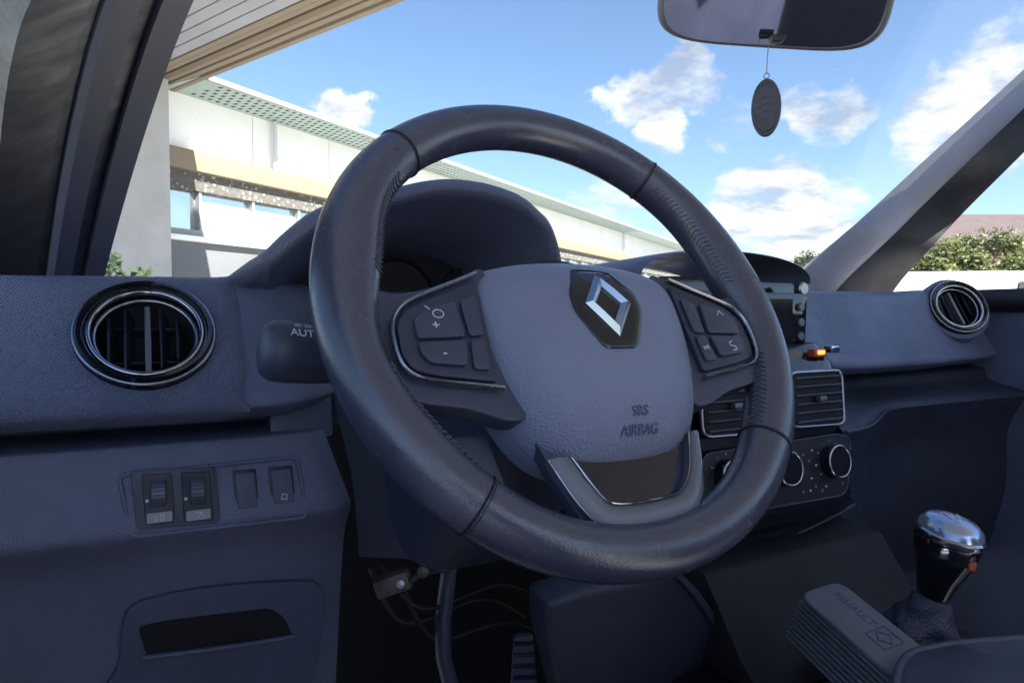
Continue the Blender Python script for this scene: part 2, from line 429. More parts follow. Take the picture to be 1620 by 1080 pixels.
def spline(pts, n=8, closed=False):
    out = []; L = len(pts); V = [Vector(p) for p in pts]
    for i in range(L if closed else L - 1):
        g = (lambda k: V[k % L]) if closed else (lambda k: V[min(max(k, 0), L - 1)])
        p0, p1, p2, p3 = g(i - 1), g(i), g(i + 1), g(i + 2)
        for s in range(n):
            t = s / n
            out.append(.5 * ((2 * p1) + (p2 - p0) * t + (2 * p0 - 5 * p1 + 4 * p2 - p3) * t * t + (3 * p1 - p0 - 3 * p2 + p3) * t ** 3))
    if not closed: out.append(V[-1])
    return out
def rounded(pts, r, seg=4):
    """2d/3d polygon with its corners rounded"""
    V = [Vector(p) for p in pts]; out = []; n = len(V)
    for i in range(n):
        p, a, b_ = V[i], V[i - 1], V[(i + 1) % n]
        da, db = (a - p), (b_ - p)
        k = min(r, da.length * .45, db.length * .45)
        s, e = p + da.normalized() * k, p + db.normalized() * k
        for j in range(seg + 1):
            t = j / seg; out.append(s * (1 - t) ** 2 + p * (2 * t * (1 - t)) + e * t * t)
    return out
def text(name, body, o, ex, ey, ez, size, m, parent, depth=.0003, align='CENTER'):
    cu = bpy.data.curves.new(name, 'FONT'); cu.body = body; cu.size = size; cu.extrude = depth; cu.align_x = align; cu.align_y = 'CENTER'
    t = bpy.data.objects.new(name, cu); COL.objects.link(t)
    bpy.context.view_layer.update()
    me = bpy.data.meshes.new_from_object(t)
    bpy.data.objects.remove(t)
    mw = Matrix((ex, ey, ez)).transposed().to_4x4(); mw.translation = o
    me.transform(mw)
    return link(name, me, m, parent, False)

XA, YA, ZA = Vector((1, 0, 0)), Vector((0, 1, 0)), Vector((0, 0, 1))

# ================================================================== OUTSIDE
GZ = -0.98
g = bpy.data.meshes.new('ground')
g.from_pydata([(-500, -300, GZ), (600, -300, GZ), (600, 900, GZ), (-500, 900, GZ)], [], [(0, 1, 2, 3)])
ground = link('ground', g, 'pale_fill_ground', None, False); setp(ground, kind='structure')

# facade plane of the yard building
FA = R(56.6)
D1 = Vector((math.sin(FA), math.cos(FA), 0)); NF = Vector((math.cos(FA), -math.sin(FA), 0))
P0 = ray(300, 239) * 14.0
def fac(x, y, out=0.0): return hit(x, y, P0 + NF * out, NF)
def s_of(p): return (p - P0).dot(D1)
def fp(s, z, out=0.0):
    p = P0 + D1 * s + NF * out; return Vector((p.x, p.y, z))
zs = {}
for k, (x, y) in dict(soffit=(284, 147), wallbot=(341, 250), tanbot=(381, 289), dark=(401, 319), sill=(356, 370), sill2=(356, 380), sill3=(356, 388)).items():
    zs[k] = fac(x, y).z
S0, S1 = -3.2, s_of(fac(1090, 394))
S1 = min(S1, 60.0)
Z5 = zs['soffit']
bld = thing('yard_building', fp((S0 + S1) / 2, GZ), 'long white rendered building with tan band, high windows and perforated eaves', 'building')
def fbox(name, s0, s1, z0, z1, o0, o1, m, par=bld, bevel=0.0):
    pts = [fp(s0, z0, o0), fp(s1, z0, o0), fp(s1, z1, o0), fp(s0, z1, o0)]
    return prism(name, pts, NF, o1 - o0, m, par, bevel)
wall = fbox('wall', S0, S1, zs['wallbot'], Z5 + .35, -.4, -.03, 'frame_grey')
sp_ = S0
while sp_ < S1:
    fbox('panel', sp_ + .008, min(sp_ + 2.4, S1) - .008, zs['wallbot'] + .004, Z5 - .003, -.029, 0.0, 'white_render', wall, .004)
    sp_ += 2.4
for k in (0, 1, 2):
    dpp = fp(s_of(fac(430, 270)) + k * 12.0, 0, .12)
    tube('downpipe', [Vector((dpp.x, dpp.y, Z5 - .02)), Vector((dpp.x, dpp.y, zs['wallbot'] + .02))], .05, 'van_white', bld, 10)
fbox('beam', S0, S1, zs['tanbot'], zs['wallbot'] - .003, -.4, .22, 'tan_paint', bevel=.02)
fbox('speckled_band', S0, S1, zs['dark'], zs['tanbot'] - .003, -.4, .04, 'dark_speckle')
fbox('lower_wall', S0, S1, GZ, zs['sill3'] - .003, -.4, 0.0, 'wall_grey')
fbox('sill', S0, S1, zs['sill3'], zs['sill2'], -.4, .16, 'white_render', bevel=.015)
fbox('rail', S0, S1, zs['sill2'] + .003, zs['sill'], -.4, .03, 'frame_grey')
# high windows, one pane between every two mullions
ms = s_of(fac(317, 340)); step = s_of(fac(401, 345)) - ms
k0 = int(math.floor((S0 - ms) / step)); k1 = int(math.ceil((S1 - ms) / step))
for k in range(k0, min(k1, k0 + 26)):
    a, b_ = ms + k * step, ms + (k + 1) * step
    if b_ < S0 + .2 or a > S1: continue
    a = max(a, S0)
    w = fbox('window', a + .03, b_ - .03, zs['sill'] + .003, zs['dark'] - .003, -.16, -.14, 'window_pane')
    fbox('mullion', b_ - .029, b_ + .029, zs['sill'] + .003, zs['dark'] - .003, -.16, 0.01, 'frame_grey', w)
# perforated eaves soffit
topa = s_of(fac(284, 147))
eo = .62
sof_in, sof_out = fp(S0, Z5, 0.0), fp(S0, Z5, eo)
# find overhang so that its outer edge reads at the measured line
for _ in range(40):
    p = fp(topa + 2.0, Z5, eo)
    x = CX + F * p.dot(RT) / p.dot(FW); y = CY - F * p.dot(UP) / p.dot(FW)
    want = 128 + .35 * (x - 331)
    eo += (y - want) * .004
    eo = max(.2, min(2.5, eo))
ea = fbox('eaves_soffit', topa - .4, S1, Z5, Z5 + .05, 0.003, eo, 'vent_soffit')
bm = bmesh.new()
ss = topa + .15; kk = 0
while ss < min(S1, topa + 26):
    for r_ in range(5):
        o_ = eo * (.12 + .18 * r_) 
        s2 = ss + (.09 if r_ % 2 else 0)
        add_prism(bm, [fp(s2, Z5 - .004, o_), fp(s2 + .07, Z5 - .004, o_), fp(s2 + .07, Z5 - .004, o_ + eo * .085), fp(s2, Z5 - .004, o_ + eo * .085)], ZA, .02)
    ss += .19
setp(frombm('vent_slots', bm, 'slot_dark', ea, False), kind='stuff')
fbox('gutter', topa - .4, S1, Z5 - .01, Z5 + .10, eo + .003, eo + .06, 'gutter_grey', bevel=.015)
# corner pier
ca, cb = s_of(fac(168, 300)), s_of(fac(243, 300))
fbox('corner_pier', ca - 1.5, cb, GZ, Z5 - .003, .23, .5, 'column_render')

# canopy overhead on the left: its edge runs (280,143) .. (640,0) on the eaves level
H1 = atZ(280, 143, Z5); H2 = atZ(640, 0, Z5)
D2 = (H2 - H1).normalized(); NW = Vector((-D2.y, D2.x, 0))
if NW.x < 0: NW = -NW
def t_of(p): return (p - H1).dot(D2)
def o_of(p): return (p - H1).dot(NW)
oj = (o_of(atZ(388, 94, Z5)) + o_of(atZ(503, 43, Z5))) / 2
ot = (o_of(atZ(274, 94, Z5)) + o_of(atZ(493, 0, Z5))) / 2
print('CANOPY', H1, H2, oj, ot, t_of(H2), 'cam', t_of(Vector()), o_of(Vector()), 'S1', S1, 'eo', eo, 'Z5', Z5)
LEN = t_of(H2) * 1.35
cano = thing('boarded_canopy', H1 + D2 * 3 - NW * 2 - ZA * (Z5 - GZ), 'boarded canopy overhead at top left with tan boards along its edge', 'canopy')
def wp(t, o, z):
    p = H1 + D2 * t + NW * o; return Vector((p.x, p.y, z))
zf = Z5
t0 = -1.2
def board(o0, o1, z, m, nm='plank', th=.05):
    prism(nm, [wp(t0, o0, z), wp(LEN, o0, z), wp(LEN, o1, z), wp(t0, o1, z)], ZA, th, m, cano, .008, 1)
board(oj + .03, 0, zf - .02, 'tan_paint', 'edge_board', .34)
nt_ = 5
for i in range(nt_):
    board(ot + (oj - ot) * i / nt_ + .012, ot + (oj - ot) * (i + 1) / nt_ - .012, zf + .01 + .02 * (i % 2), 'tan_paint' if i != 2 else 'brown_paint')
wpl = .24
for i in range(34):
    board(ot - wpl * (i + 1) + .012, ot - wpl * i - .012, zf + .02, 'grey_plank')
prism('deck', [wp(t0, ot - wpl * 34, zf + .09), wp(LEN, ot - wpl * 34, zf + .09), wp(LEN, oj, zf + .09), wp(t0, oj, zf + .09)], ZA, .1, 'slot_dark', cano)

# trees, built from leaf cards round limbs
def tree(name, base, h, rad, leafm, label, n=2600, leaf=.11, seed=1, group=None, trunk=True):
    rr = random.Random(seed)
    t = thing(name, base, label, 'tree', group)
    bm = bmesh.new(); limbs = []
    top = base + Vector((rr.uniform(-.2, .2), rr.uniform(-.2, .2), h * .72))
    add_tube(bm, [base, base.lerp(top, .35) + Vector((.06, 0, 0)), base.lerp(top, .7), top], [h * .03, h * .022, h * .014, h * .005], 8)
    for i in range(9):
        f_ = rr.uniform(.3, .8); a = rr.uniform(0, 6.28); st = base.lerp(top, f_)
        en = st + Vector((math.cos(a) * rad * .8, math.sin(a) * rad * .8, rr.uniform(.15, .35) * h))
        add_tube(bm, [st, st.lerp(en, .5) + Vector((0, 0, .06 * h)), en], [h * .012, h * .007, h * .002], 6)
        limbs.append((st, en))
    frombm('trunk', bm, 'bark', t)
    verts, faces = [], []
    cl = []
    for i in range(26):
        a = rr.uniform(0, 6.28); e = rr.uniform(-.5, 1.0); q = rr.uniform(.45, 1.0)
        cl.append((base + Vector((math.cos(a) * rad * q * math.cos(e), math.sin(a) * rad * q * math.cos(e), h * .62 + h * .36 * math.sin(e))), rr.uniform(.22, .42) * rad))
    for i in range(n):
        c, r_ = cl[rr.randrange(len(cl))]
        d = Vector((rr.gauss(0, 1), rr.gauss(0, 1), rr.gauss(0, .8))).normalized() * (r_ * rr.uniform(.35, 1.1))
        p = c + d
        u = Vector((rr.gauss(0, 1), rr.gauss(0, 1), rr.gauss(0, 1))).normalized(); v = u.orthogonal().normalized()
        l = leaf * rr.uniform(.6, 1.4); b0 = len(verts)
        verts += [p - u * l, p + v * l * .45, p + u * l, p - v * l * .45]; faces.append((b0, b0 + 1, b0 + 2, b0 + 3))
    me = bpy.data.meshes.new('crown'); me.from_pydata(verts, [], faces)
    link('crown', me, leafm, t, False)
    return t
def onground(x, y, d):
    p = ray(x, y) * d; return Vector((p.x, p.y, GZ))
tree('yard_tree', onground(1478, 410, 16), 2.75, 1.05, 'leaf_yellow', 'yellow green tree behind the passenger side window, nearer the pillar', 6500, .065, 3, 'trees by the car park')
tree('yard_tree', onground(1560, 405, 21), 3.5, 1.5, 'leaf_yellow', 'tall yellow green tree seen through the far right of the side window', 8000, .085, 5, 'trees by the car park')
tree('far_tree', onground(1300, 415, 40), 4.6, 1.9, 'leaf_green', 'green tree low on the skyline just above the dashboard end', 2600, .15, 11, 'trees by the car park')
tree('far_tree', onground(1345, 415, 46), 5.0, 2.3, 'leaf_green', 'broad green tree beside the passenger pillar on the skyline', 2600, .17, 12, 'trees by the car park')
tree('sapling', onground(168, 395, 7.0), 1.72, .17, 'leaf_green', 'thin green sapling beside the corner pier on the left', 700, .04, 21)
tree('sapling', onground(228, 428, 8.2), 1.62, .2, 'leaf_green', 'small dark leafy shrub at the foot of the corner pier', 500, .06, 22)

# house with a reddish wall behind the side window
hb = onground(1560, 380, 34)
house = thing('brick_house', hb, 'reddish brick house behind the trees at the right', 'house')
hx = Vector((RT.x, RT.y, 0)).normalized(); hy = Vector((FW.x, FW.y, 0)).normalized()
box('wall', hb + ZA * 2.1, 9, 6, 4.2, 'brick_pink', house, hx, hy)
prism('roof', [hb + hx * -4.9 + hy * -3.3 + ZA * 4.2, hb + hx * -4.9 + hy * 3.3 + ZA * 4.2, hb + hx * -4.9 + ZA * 6.0], hx, 9.8, 'roof_dark', house)
for sx_ in (-2.6, 0.2, 2.8):
    w = box('window', hb + hx * sx_ + hy * -3.02 + ZA * 2.2, 1.1, .06, 1.2, 'print_white', house, hx, hy)
    box('pane', hb + hx * sx_ + hy * -3.06 + ZA * 2.2, .9, .05, 1.0, 'van_glass', w, hx, hy)

# white van parked to the right
vb = onground(1500, 440, 7.6)
va = R(20); vx = Vector((math.cos(va), math.sin(va), 0)); vx = Vector((hx.x * math.cos(va) + hy.x * math.sin(va), hx.y * math.cos(va) + hy.y * math.sin(va), 0)); vy = Vector((-vx.y, vx.x, 0))
van = thing('parked_van', vb, 'white van parked outside the passenger side window', 'van')
prof = [(-2.1, .35), (-2.1, 1.0), (-1.9, 1.38), (1.0, 1.46), (1.55, 1.02), (2.2, .86), (2.3, .4)]
body = prism('body', [vb + vx * a + vy * -.85 + ZA * z for a, z in prof], vy, 1.7, 'van_white', van, .06, 3)
prism('side_window', [vb + vx * a + vy * -.862 + ZA * z for a, z in [(-.2, 1.0), (-.15, 1.32), (.85, 1.36), (1.25, 1.02)]], vy, -.008, 'van_glass', van)
for a in (-1.35, 1.45):
    for sd in (-.86, .86):
        w = lathe('wheel', [(.0, -.09), (.2, -.09), (.31, -.07), (.32, 0), (.31, .07), (.2, .09), (0, .09)], vb + vx * a + vy * sd + ZA * .32, vx, ZA, vy, 'tyre', van, 24)
        lathe('hub_cap', [(0, -.1), (.17, -.1), (.18, -.095)], vb + vx * a + vy * sd + ZA * .32, vx, ZA, vy * (1 if sd < 0 else -1), 'pale_metal', w, 20)

# ================================================================== CAR BODY
car = thing('car_body', Vector((.64, 0, GZ)), 'dark car cabin shell with windscreen and pillars round the dashboard', 'car')
def strip(name, edge, wid, thick, m, par, off=0.0, nrm_=None):
    """band running along a list of points; wid is an (outward) vector list, thick along the normal"""
    secs = []
    for i, p in enumerate(edge):
        w = wid[i] if isinstance(wid, list) else wid
        t = (edge[min(i + 1, len(edge) - 1)] - edge[max(i - 1, 0)]).normalized()
        n_ = t.cross(w).normalized() if nrm_ is None else nrm_
        wn_ = w.normalized(); L = w.length
        sec = []
        for k in range(13):
            u = k / 12; bulge = math.sin(math.pi * u) ** .6 if 0 < u < 1 else 0
            sec.append(p + w * u + n_ * (off + thick * bulge))
        sec.append(p + w + n_ * (off - .02)); sec.append(p + n_ * (off - .02))
        secs.append(sec)
    return loft(name, secs, m, par, True, True, False, 50)

# left pillar: the visible inner edge runs (258,0) .. (152,411)
lp = [(258 - .285 * y + .00007 * y * y, y) for y in range(-160, 460, 20)]
lY = [.50 + .0011 * y + .0000002 * y * y for x, y in lp]
def lband(px0, px1, name, m, thick, off, par):
    e = []; w = []
    for (x, y), Y in zip(lp, lY):
        k = max(.62, 1 - y / 430 * .38)
        a = atY(x + px0 * k, y, Y - (-px0) * .0004); b_ = atY(x + px1 * k, y, Y - (-px1) * .0004)
        e.append(a); w.append(b_ - a)
    o = strip(name, e, w, thick, m, par, off); return o
# fitted so that the wide trim faces the cabin
ap = lband(0, -50, 'a_pillar', 'pillar_trim', -.006, 0, car); ap['label'] = 'grey pillar trim on the driver side'
lband(3, -1, 'glass_edge', 'print_grey', -.001, .003, ap)
lband(-50, -83, 'door_seal', 'rubber', -.005, .004, ap)
lband(-83, -130, 'pillar_cover', 'pillar_trim', -.006, .001, ap)
lband(-130, -148, 'weather_strip', 'pillar_cloth', -.006, .000, ap)
lband(-148, -175, 'door_seal', 'rubber', -.006, .002, ap)
lband(-175, -285, 'door_frame', 'rubber', -.012, .000, ap)

# right pillar
ru = [(1225, 462), (1261, 430), (1352, 357), (1404, 307), (1529, 193), (1640, 92), (1800, -60)]
rl = [(1408, 470), (1427, 440), (1472, 395), (1516, 343), (1600, 262), (1700, 160), (1850, 20)]
rY = [1.12, 1.08, 1.0, .95, .82, .70, .52]
def even(pts, n=24):   # smooth low order path through the measured points
    q = spline([(p[0], p[1], 0) for p in pts], 8)
    for _ in range(30): q = [q[0]] + [(q[i - 1] + q[i] * 2 + q[i + 1]) / 4 for i in range(1, len(q) - 1)] + [q[-1]]
    return [(v.x, v.y) for v in q]
rY = [v.x for v in spline([(y, 0, 0) for y in rY], 8)]
ru, rl = even(ru), even(rl)
secs = []; secs2 = []
for (a, b_, Y) in zip(ru, rl, rY):
    A = atY(a[0], a[1], Y); B = atY(b_[0], b_[1], Y - .10)
    mid = A.lerp(B, .50); tow = (-mid).normalized()
    n_ = tow * .016
    secs.append([A, A.lerp(mid, .25) + n_ * .8, A.lerp(mid, .5) + n_, A.lerp(mid, .8) + n_ * .7, mid, mid - tow * .04, A - tow * .04])
    secs2.append([mid + tow * .001, mid.lerp(B, .35) + tow * .004, mid.lerp(B, .75) + tow * .002, B, B - tow * .04, mid - tow * .03])
apr = loft('a_pillar', secs, 'pillar_cloth', car, True, True)
apr['label'] = 'pale cloth covered pillar on the passenger side'
loft('door_seal', secs2, 'rubber', apr, True, True)

# windscreen, roof, rear of the cabin, doors
def ws(u, v):   # u across 0..1, v up 0..1
    lo = Vector((-.16 + 1.66 * u, 1.27 + .10 * math.sin(math.pi * u), -.01)); hi = Vector((.02 + 1.26 * u, .40 + .07 * math.sin(math.pi * u), .53))
    p = lo.lerp(hi, v); p.z += .035 * math.sin(math.pi * v); return p
loft('windscreen', [[ws(i / 16, j / 10) for i in range(17)] for j in range(11)], 'windscreen_glass', car)
def roofp(u, v, dz=0):
    return Vector((-.13 + 1.72 * u, .40 + .07 * math.sin(math.pi * u) * (1 - v) - 1.15 * v, .53 + .05 * math.sin(math.pi * u) + .02 * math.sin(math.pi * v) + dz))
secs = [[roofp(i / 12, j / 8) for i in range(13)] + [roofp(i / 12, j / 8, .05) for i in range(12, -1, -1)] for j in range(9)]
loft('roof', secs, 'headliner', car, True, True)  # unseen roof, its extent shaped to keep direct sun off the dash
box('floor', (.65, -.2, -.80), 1.75, 3.6, .06, 'carpet', car)
box('firewall', (.65, 1.25, -.42), 1.75, .06, .72, 'deep_black', car)
for sx0 in (.27, 1.01):  # unseen seats, added to block light from behind and below
    seat_ = box('unseen_front_seat', (sx0, -.25, -.50), .50, .52, .20, 'seat_cloth', car, bevel=.06, seg=3)
    box('backrest', (sx0, -.62, -.12), .50, .16, .66, 'seat_cloth', seat_, XA, Vector((0, 1, .2)).normalized(), Vector((0, -.2, 1)).normalized(), .06, 3)
    box('headrest', (sx0, -.74, .30), .26, .10, .18, 'seat_cloth', seat_, bevel=.04, seg=3)
dr = box('door', (1.47, -.05, -.36), .09, 2.3, .76, 'soft_dash', car, bevel=.03, seg=3); dr['label'] = 'passenger door panel'
tube('window_sill', [(1.42, 1.1, .03), (1.425, .7, .03), (1.43, .2, .03), (1.43, -1.1, .04)], .022, 'rubber', dr, 10)
loft('side_window', [[Vector((1.47, .98 - .0 * j, .03)).lerp(Vector((1.30, .44, .47)), j / 6), Vector((1.47, -.5, .04)).lerp(Vector((1.36, -.5, .53)), j / 6)] for j in range(7)], 'side_glass', dr)
dl = box('door', (-.24, -.25, -.42), .09, 2.2, .80, 'soft_dash', car, bevel=.03, seg=3); dl['label'] = 'driver door panel'
tube('b_pillar', [(-.16, -.75, -.02), (-.12, -.85, .3), (-.08, -.9, .54)], .05, 'pillar_trim', car, 10)
tube('b_pillar', [(1.46, -.75, -.02), (1.42, -.85, .3), (1.38, -.9, .54)], .05, 'pillar_trim', car, 10)

# ================================================================== DASHBOARD
dash = thing('dashboard', Vector((.64, .8, -.45)), 'dark blue grey dashboard with round air vents across the cabin', 'dashboard')
# upper body: profile per station, from the windscreen base back to the lip, down the face, under
def prof_at(x):
    # returns lip, foot, crease data blended over the width
    pts = [(-.16, .725, .035, .640, -.075), (.10, .725, .038, .640, -.077), (.20, .76, .030, .70, -.07), (.42, .76, .030, .70, -.07), (.50, .70, .045, .62, -.05),
           (.64, .70, .055, .60, -.05), (.78, .71, .048, .61, -.065), (.95, .745, .042, .655, -.074), (1.15, .76, .044, .68, -.076), (1.30, .765, .050, .70, -.074), (1.47, .78, .048, .72, -.07)]
    for a, b_ in zip(pts, pts[1:]):
        if a[0] <= x <= b_[0]:
            t = (x - a[0]) / (b_[0] - a[0]); t = t * t * (3 - 2 * t)
            return [a[i] + (b_[i] - a[i]) * t for i in range(1, 5)]
    return pts[-1][1:]
secs = []
for i in range(115):
    x = -.16 + 1.63 * i / 114
    ly, lz, fy, fz = prof_at(x)
    pl = [(1.28, -.03), (1.1, -.005), (.92, lz - .022), (ly + .06, lz - .006), (ly + .02, lz - .001), (ly, lz - .004), (ly - .012, lz - .014),
          (ly + (fy - ly) * .35, lz + (fz - lz) * .38), (ly + (fy - ly) * .7, lz + (fz - lz) * .74), (fy + .006, fz + .012), (fy, fz), (fy + .006, fz - .007), (fy + .03, fz - .016), (fy + .09, fz - .024), (fy + .12, fz - .06)]
    sm = spline([(a, b_, 0) for a, b_ in pl], 8)
    secs.append([Vector((x, q.x, q.y)) for q in sm])
upper_secs = secs

# vent pod on the driver side, patterned skin
def face_pt(x, t, off=0.0):
    ly, lz, fy, fz = prof_at(x)
    n_ = Vector((0, -(lz - fz), (fy - ly) * -1)).normalized() * -1
    n_ = Vector((0, -(lz - fz), (ly - fy))).normalized()
    return Vector((x, ly + (fy - ly) * t, lz + (fz - lz) * t)) + n_ * off
secs = []
for i in range(71):
    x = -.155 + .235 * i / 70
    e = 1 - max(0, (x - .055) / .025) ** 2.2
    o = .012 * max(e, -.2)
    secs.append([face_pt(x, t, o * s) for t, s in ((-.02, -.3), (.05, .5), (.15, .9), (.35, 1), (.55, 1), (.75, 1.02), (.9, 1.0), (1.0, .7), (1.05, 0.1), (1.05, -1.2))])
pn = (face_pt(0, .5, 1) - face_pt(0, .5, 0)).normalized()
vc = hit(232, 531, face_pt(.0, .47, .012), pn); VR = .0495
def holed(name, secs_, m, r_, angle):
    bm = bmesh.new(); add_loft(bm, secs_)
    dead = [f for f in bm.faces if ((f.calc_center_median() - vc) - pn * (f.calc_center_median() - vc).dot(pn)).length < r_ and abs((f.calc_center_median() - vc).dot(pn)) < .05]
    bmesh.ops.delete(bm, geom=dead, context='FACES')
    return frombm(name, bm, m, dash, True, angle)
upper = holed('upper_panel', upper_secs, 'soft_dash', VR * 1.03, 60)
pod = holed('vent_pod', [spline(s, 7) for s in secs], 'grid_dash', VR * 1.0, 70)

def round_vent(c, n_, r, par, label=None, squash=1.0):
    ex = XA - n_ * XA.dot(n_); ex.normalize(); ey = n_.cross(ex); ey.normalize()
    v = lathe('air_vent', [(r * .86, -.006), (r * .90, .006), (r * .97, .012), (r * 1.03, .012), (r * 1.08, .007), (r * 1.12, -.004)], c, ex, ey, n_, 'gloss_black', par, 64, cap=False)
    if label: v['label'] = label
    def ring(name, rr, h, tr, m):
        tube(name, [c + ex * (rr * math.cos(a * math.pi / 40)) + ey * (rr * math.sin(a * math.pi / 40)) + n_ * h for a in range(80)], tr, m, v, 10, True)
    ring('outer_ring', r * 1.075, .0068, .0016, 'satin_chrome')
    ring('chrome_ring', r * .875, .006, .0026, 'bright_chrome')
    ring('inner_ring', r * .80, -.002, .0022, 'satin_chrome')
    lathe('bowl', [(r * .86, -.004), (r * .80, -.012), (r * .70, -.022), (r * .4, -.03), (.0005, -.032)], c, ex, ey, n_, 'deep_black', v, 48, cap=False)
    for k, u in enumerate((-.52, -.27, .02, .28, .54)):
        hh = math.sqrt(max(0, .70 ** 2 - u * u)) * r
        w = .0035 if k != 2 else .0075
        bmx = bmesh.new()
        add_box(bmx, c + ex * (u * r) + n_ * (-.013), .0022 if k != 2 else .005, hh * 2, .020, (ex + n_ * (.35 if k != 2 else 0)).normalized(), ey, (n_ - ex * (.35 if k != 2 else 0)).normalized(), .0008, 1)
        frombm('slat', bmx, 'black_plastic' if k != 2 else 'satin_grey', v)
    for hz in (-.36, .36):
        box('cross_slat', c + ey * (hz * r) + n_ * (-.020), r * 1.2, .002, .01, 'black_plastic', v, ex, ey, n_)
    return v
round_vent(vc, pn, .0495, dash, 'round chrome ringed vent beside the driver pillar')
pn2 = Vector((-.42, -.80, .42)).normalized()
vc2 = face_pt(1.30, .42, .012); vc2 = hit(1512, 488, vc2, pn2)
lathe('vent_socket', [(.062, -.03), (.060, .0), (.054, .004), (.05, .0)], vc2, (XA - pn2 * XA.dot(pn2)).normalized(), pn2.cross((XA - pn2 * XA.dot(pn2)).normalized()), pn2, 'soft_dash', dash, 48, cap=False)
round_vent(vc2 + pn2 * .004, pn2, .047, dash, 'round vent at the passenger end')

# instrument hood behind the wheel
hp = [(325, 462), (340, 452), (366, 434), (396, 412), (419, 397), (462, 358), (504, 328), (560, 309), (617, 297), (660, 286), (690, 281), (716, 279), (742, 281), (780, 288), (817, 301), (840, 315), (857, 331), (870, 344), (881, 366), (889, 396), (892, 430), (892, 470)]
fr = [atY(x, y, .625) for x, y in hp]
back = [max(0, (430 - x) / 100) * .14 for x, y in hp]
fr = [atY(x, y, .625 + b_) for (x, y), b_ in zip(hp, back)]
cen = Vector((.25, .625, -.02))
secs = []
for (yy, sc, dz, inn) in ((.78, .93, -.030, 0), (.72, .965, -.016, 0), (.67, .99, -.004, 0), (.640, 1.0, 0.0, 0), (.628, .992, -.001, 0), (.622, .975, -.004, 0), (.622, .955, -.007, 0), (.632, .94, -.010, 0), (.68, .90, -.018, 0), (.74, .87, -.03, 0), (.80, .85, -.04, 0)):
    secs.append([Vector((cen.x + (p.x - cen.x) * sc, yy + b_, cen.z + (p.z - cen.z) * sc + dz * (1 if p.z > .02 else .5))) for p, b_ in zip(fr, back)])
hood = loft('instrument_hood', [spline(s, 3) for s in secs], 'soft_dash', dash, angle=70)
prism('cluster_face', [Vector((cen.x + (p.x - cen.x) * .88, .795, cen.z + (p.z - cen.z) * .88 - .02)) for p in fr], YA, .01, 'deep_black', hood)
for cxx, rr in ((.17, .042), (.265, .05), (.36, .042)):
    lathe('gauge', [(rr, 0), (rr, .006), (rr * .93, .008), (rr * .9, .002), (.0005, .002)], Vector((cxx, .792, .02)), XA, ZA, -YA, 'deep_black', hood, 40)

# lower driver panel
secs = []
for i in range(21):
    u = i / 20
    sag = .012 * max(0, (u - .9) / .1) ** 2
    pl = [(.73, -.104), (.672, -.1095), (.664, -.113), (.662, -.120), (.656, -.150), (.646, -.178), (.652, -.191), (.672, -.216), (.689, -.27), (.704, -.34), (.722, -.42), (.74, -.5)]
    secs.append([Vector((-.16 + (.312 + .022 * min(1, max(0, (-.11 - q.y) / .07))) * u, q.x + sag, q.y)) for q in spline([(a, b_, 0) for a, b_ in pl], 3)])
lower = loft('lower_panel', secs, 'soft_dash', dash, angle=60)
prism('panel_end', [Vector((.150 + .022 * min(1, max(0, (-.11 - b_) / .07)), a + .004, b_)) for a, b_ in [(.78, -.10), (.675, -.112), (.668, -.15), (.66, -.18), (.684, -.22), (.708, -.3), (.738, -.42), (.80, -.45)]], XA, .006, 'deep_black', lower)
LN = Vector((0, -1, .22)).normalized(); LU = Vector((0, .22, 1)).normalized()
LP = Vector((0, .6575, -.145))
def lpt(x, y, off=0.0): return hit(x, y, LP + LN * off, LN)
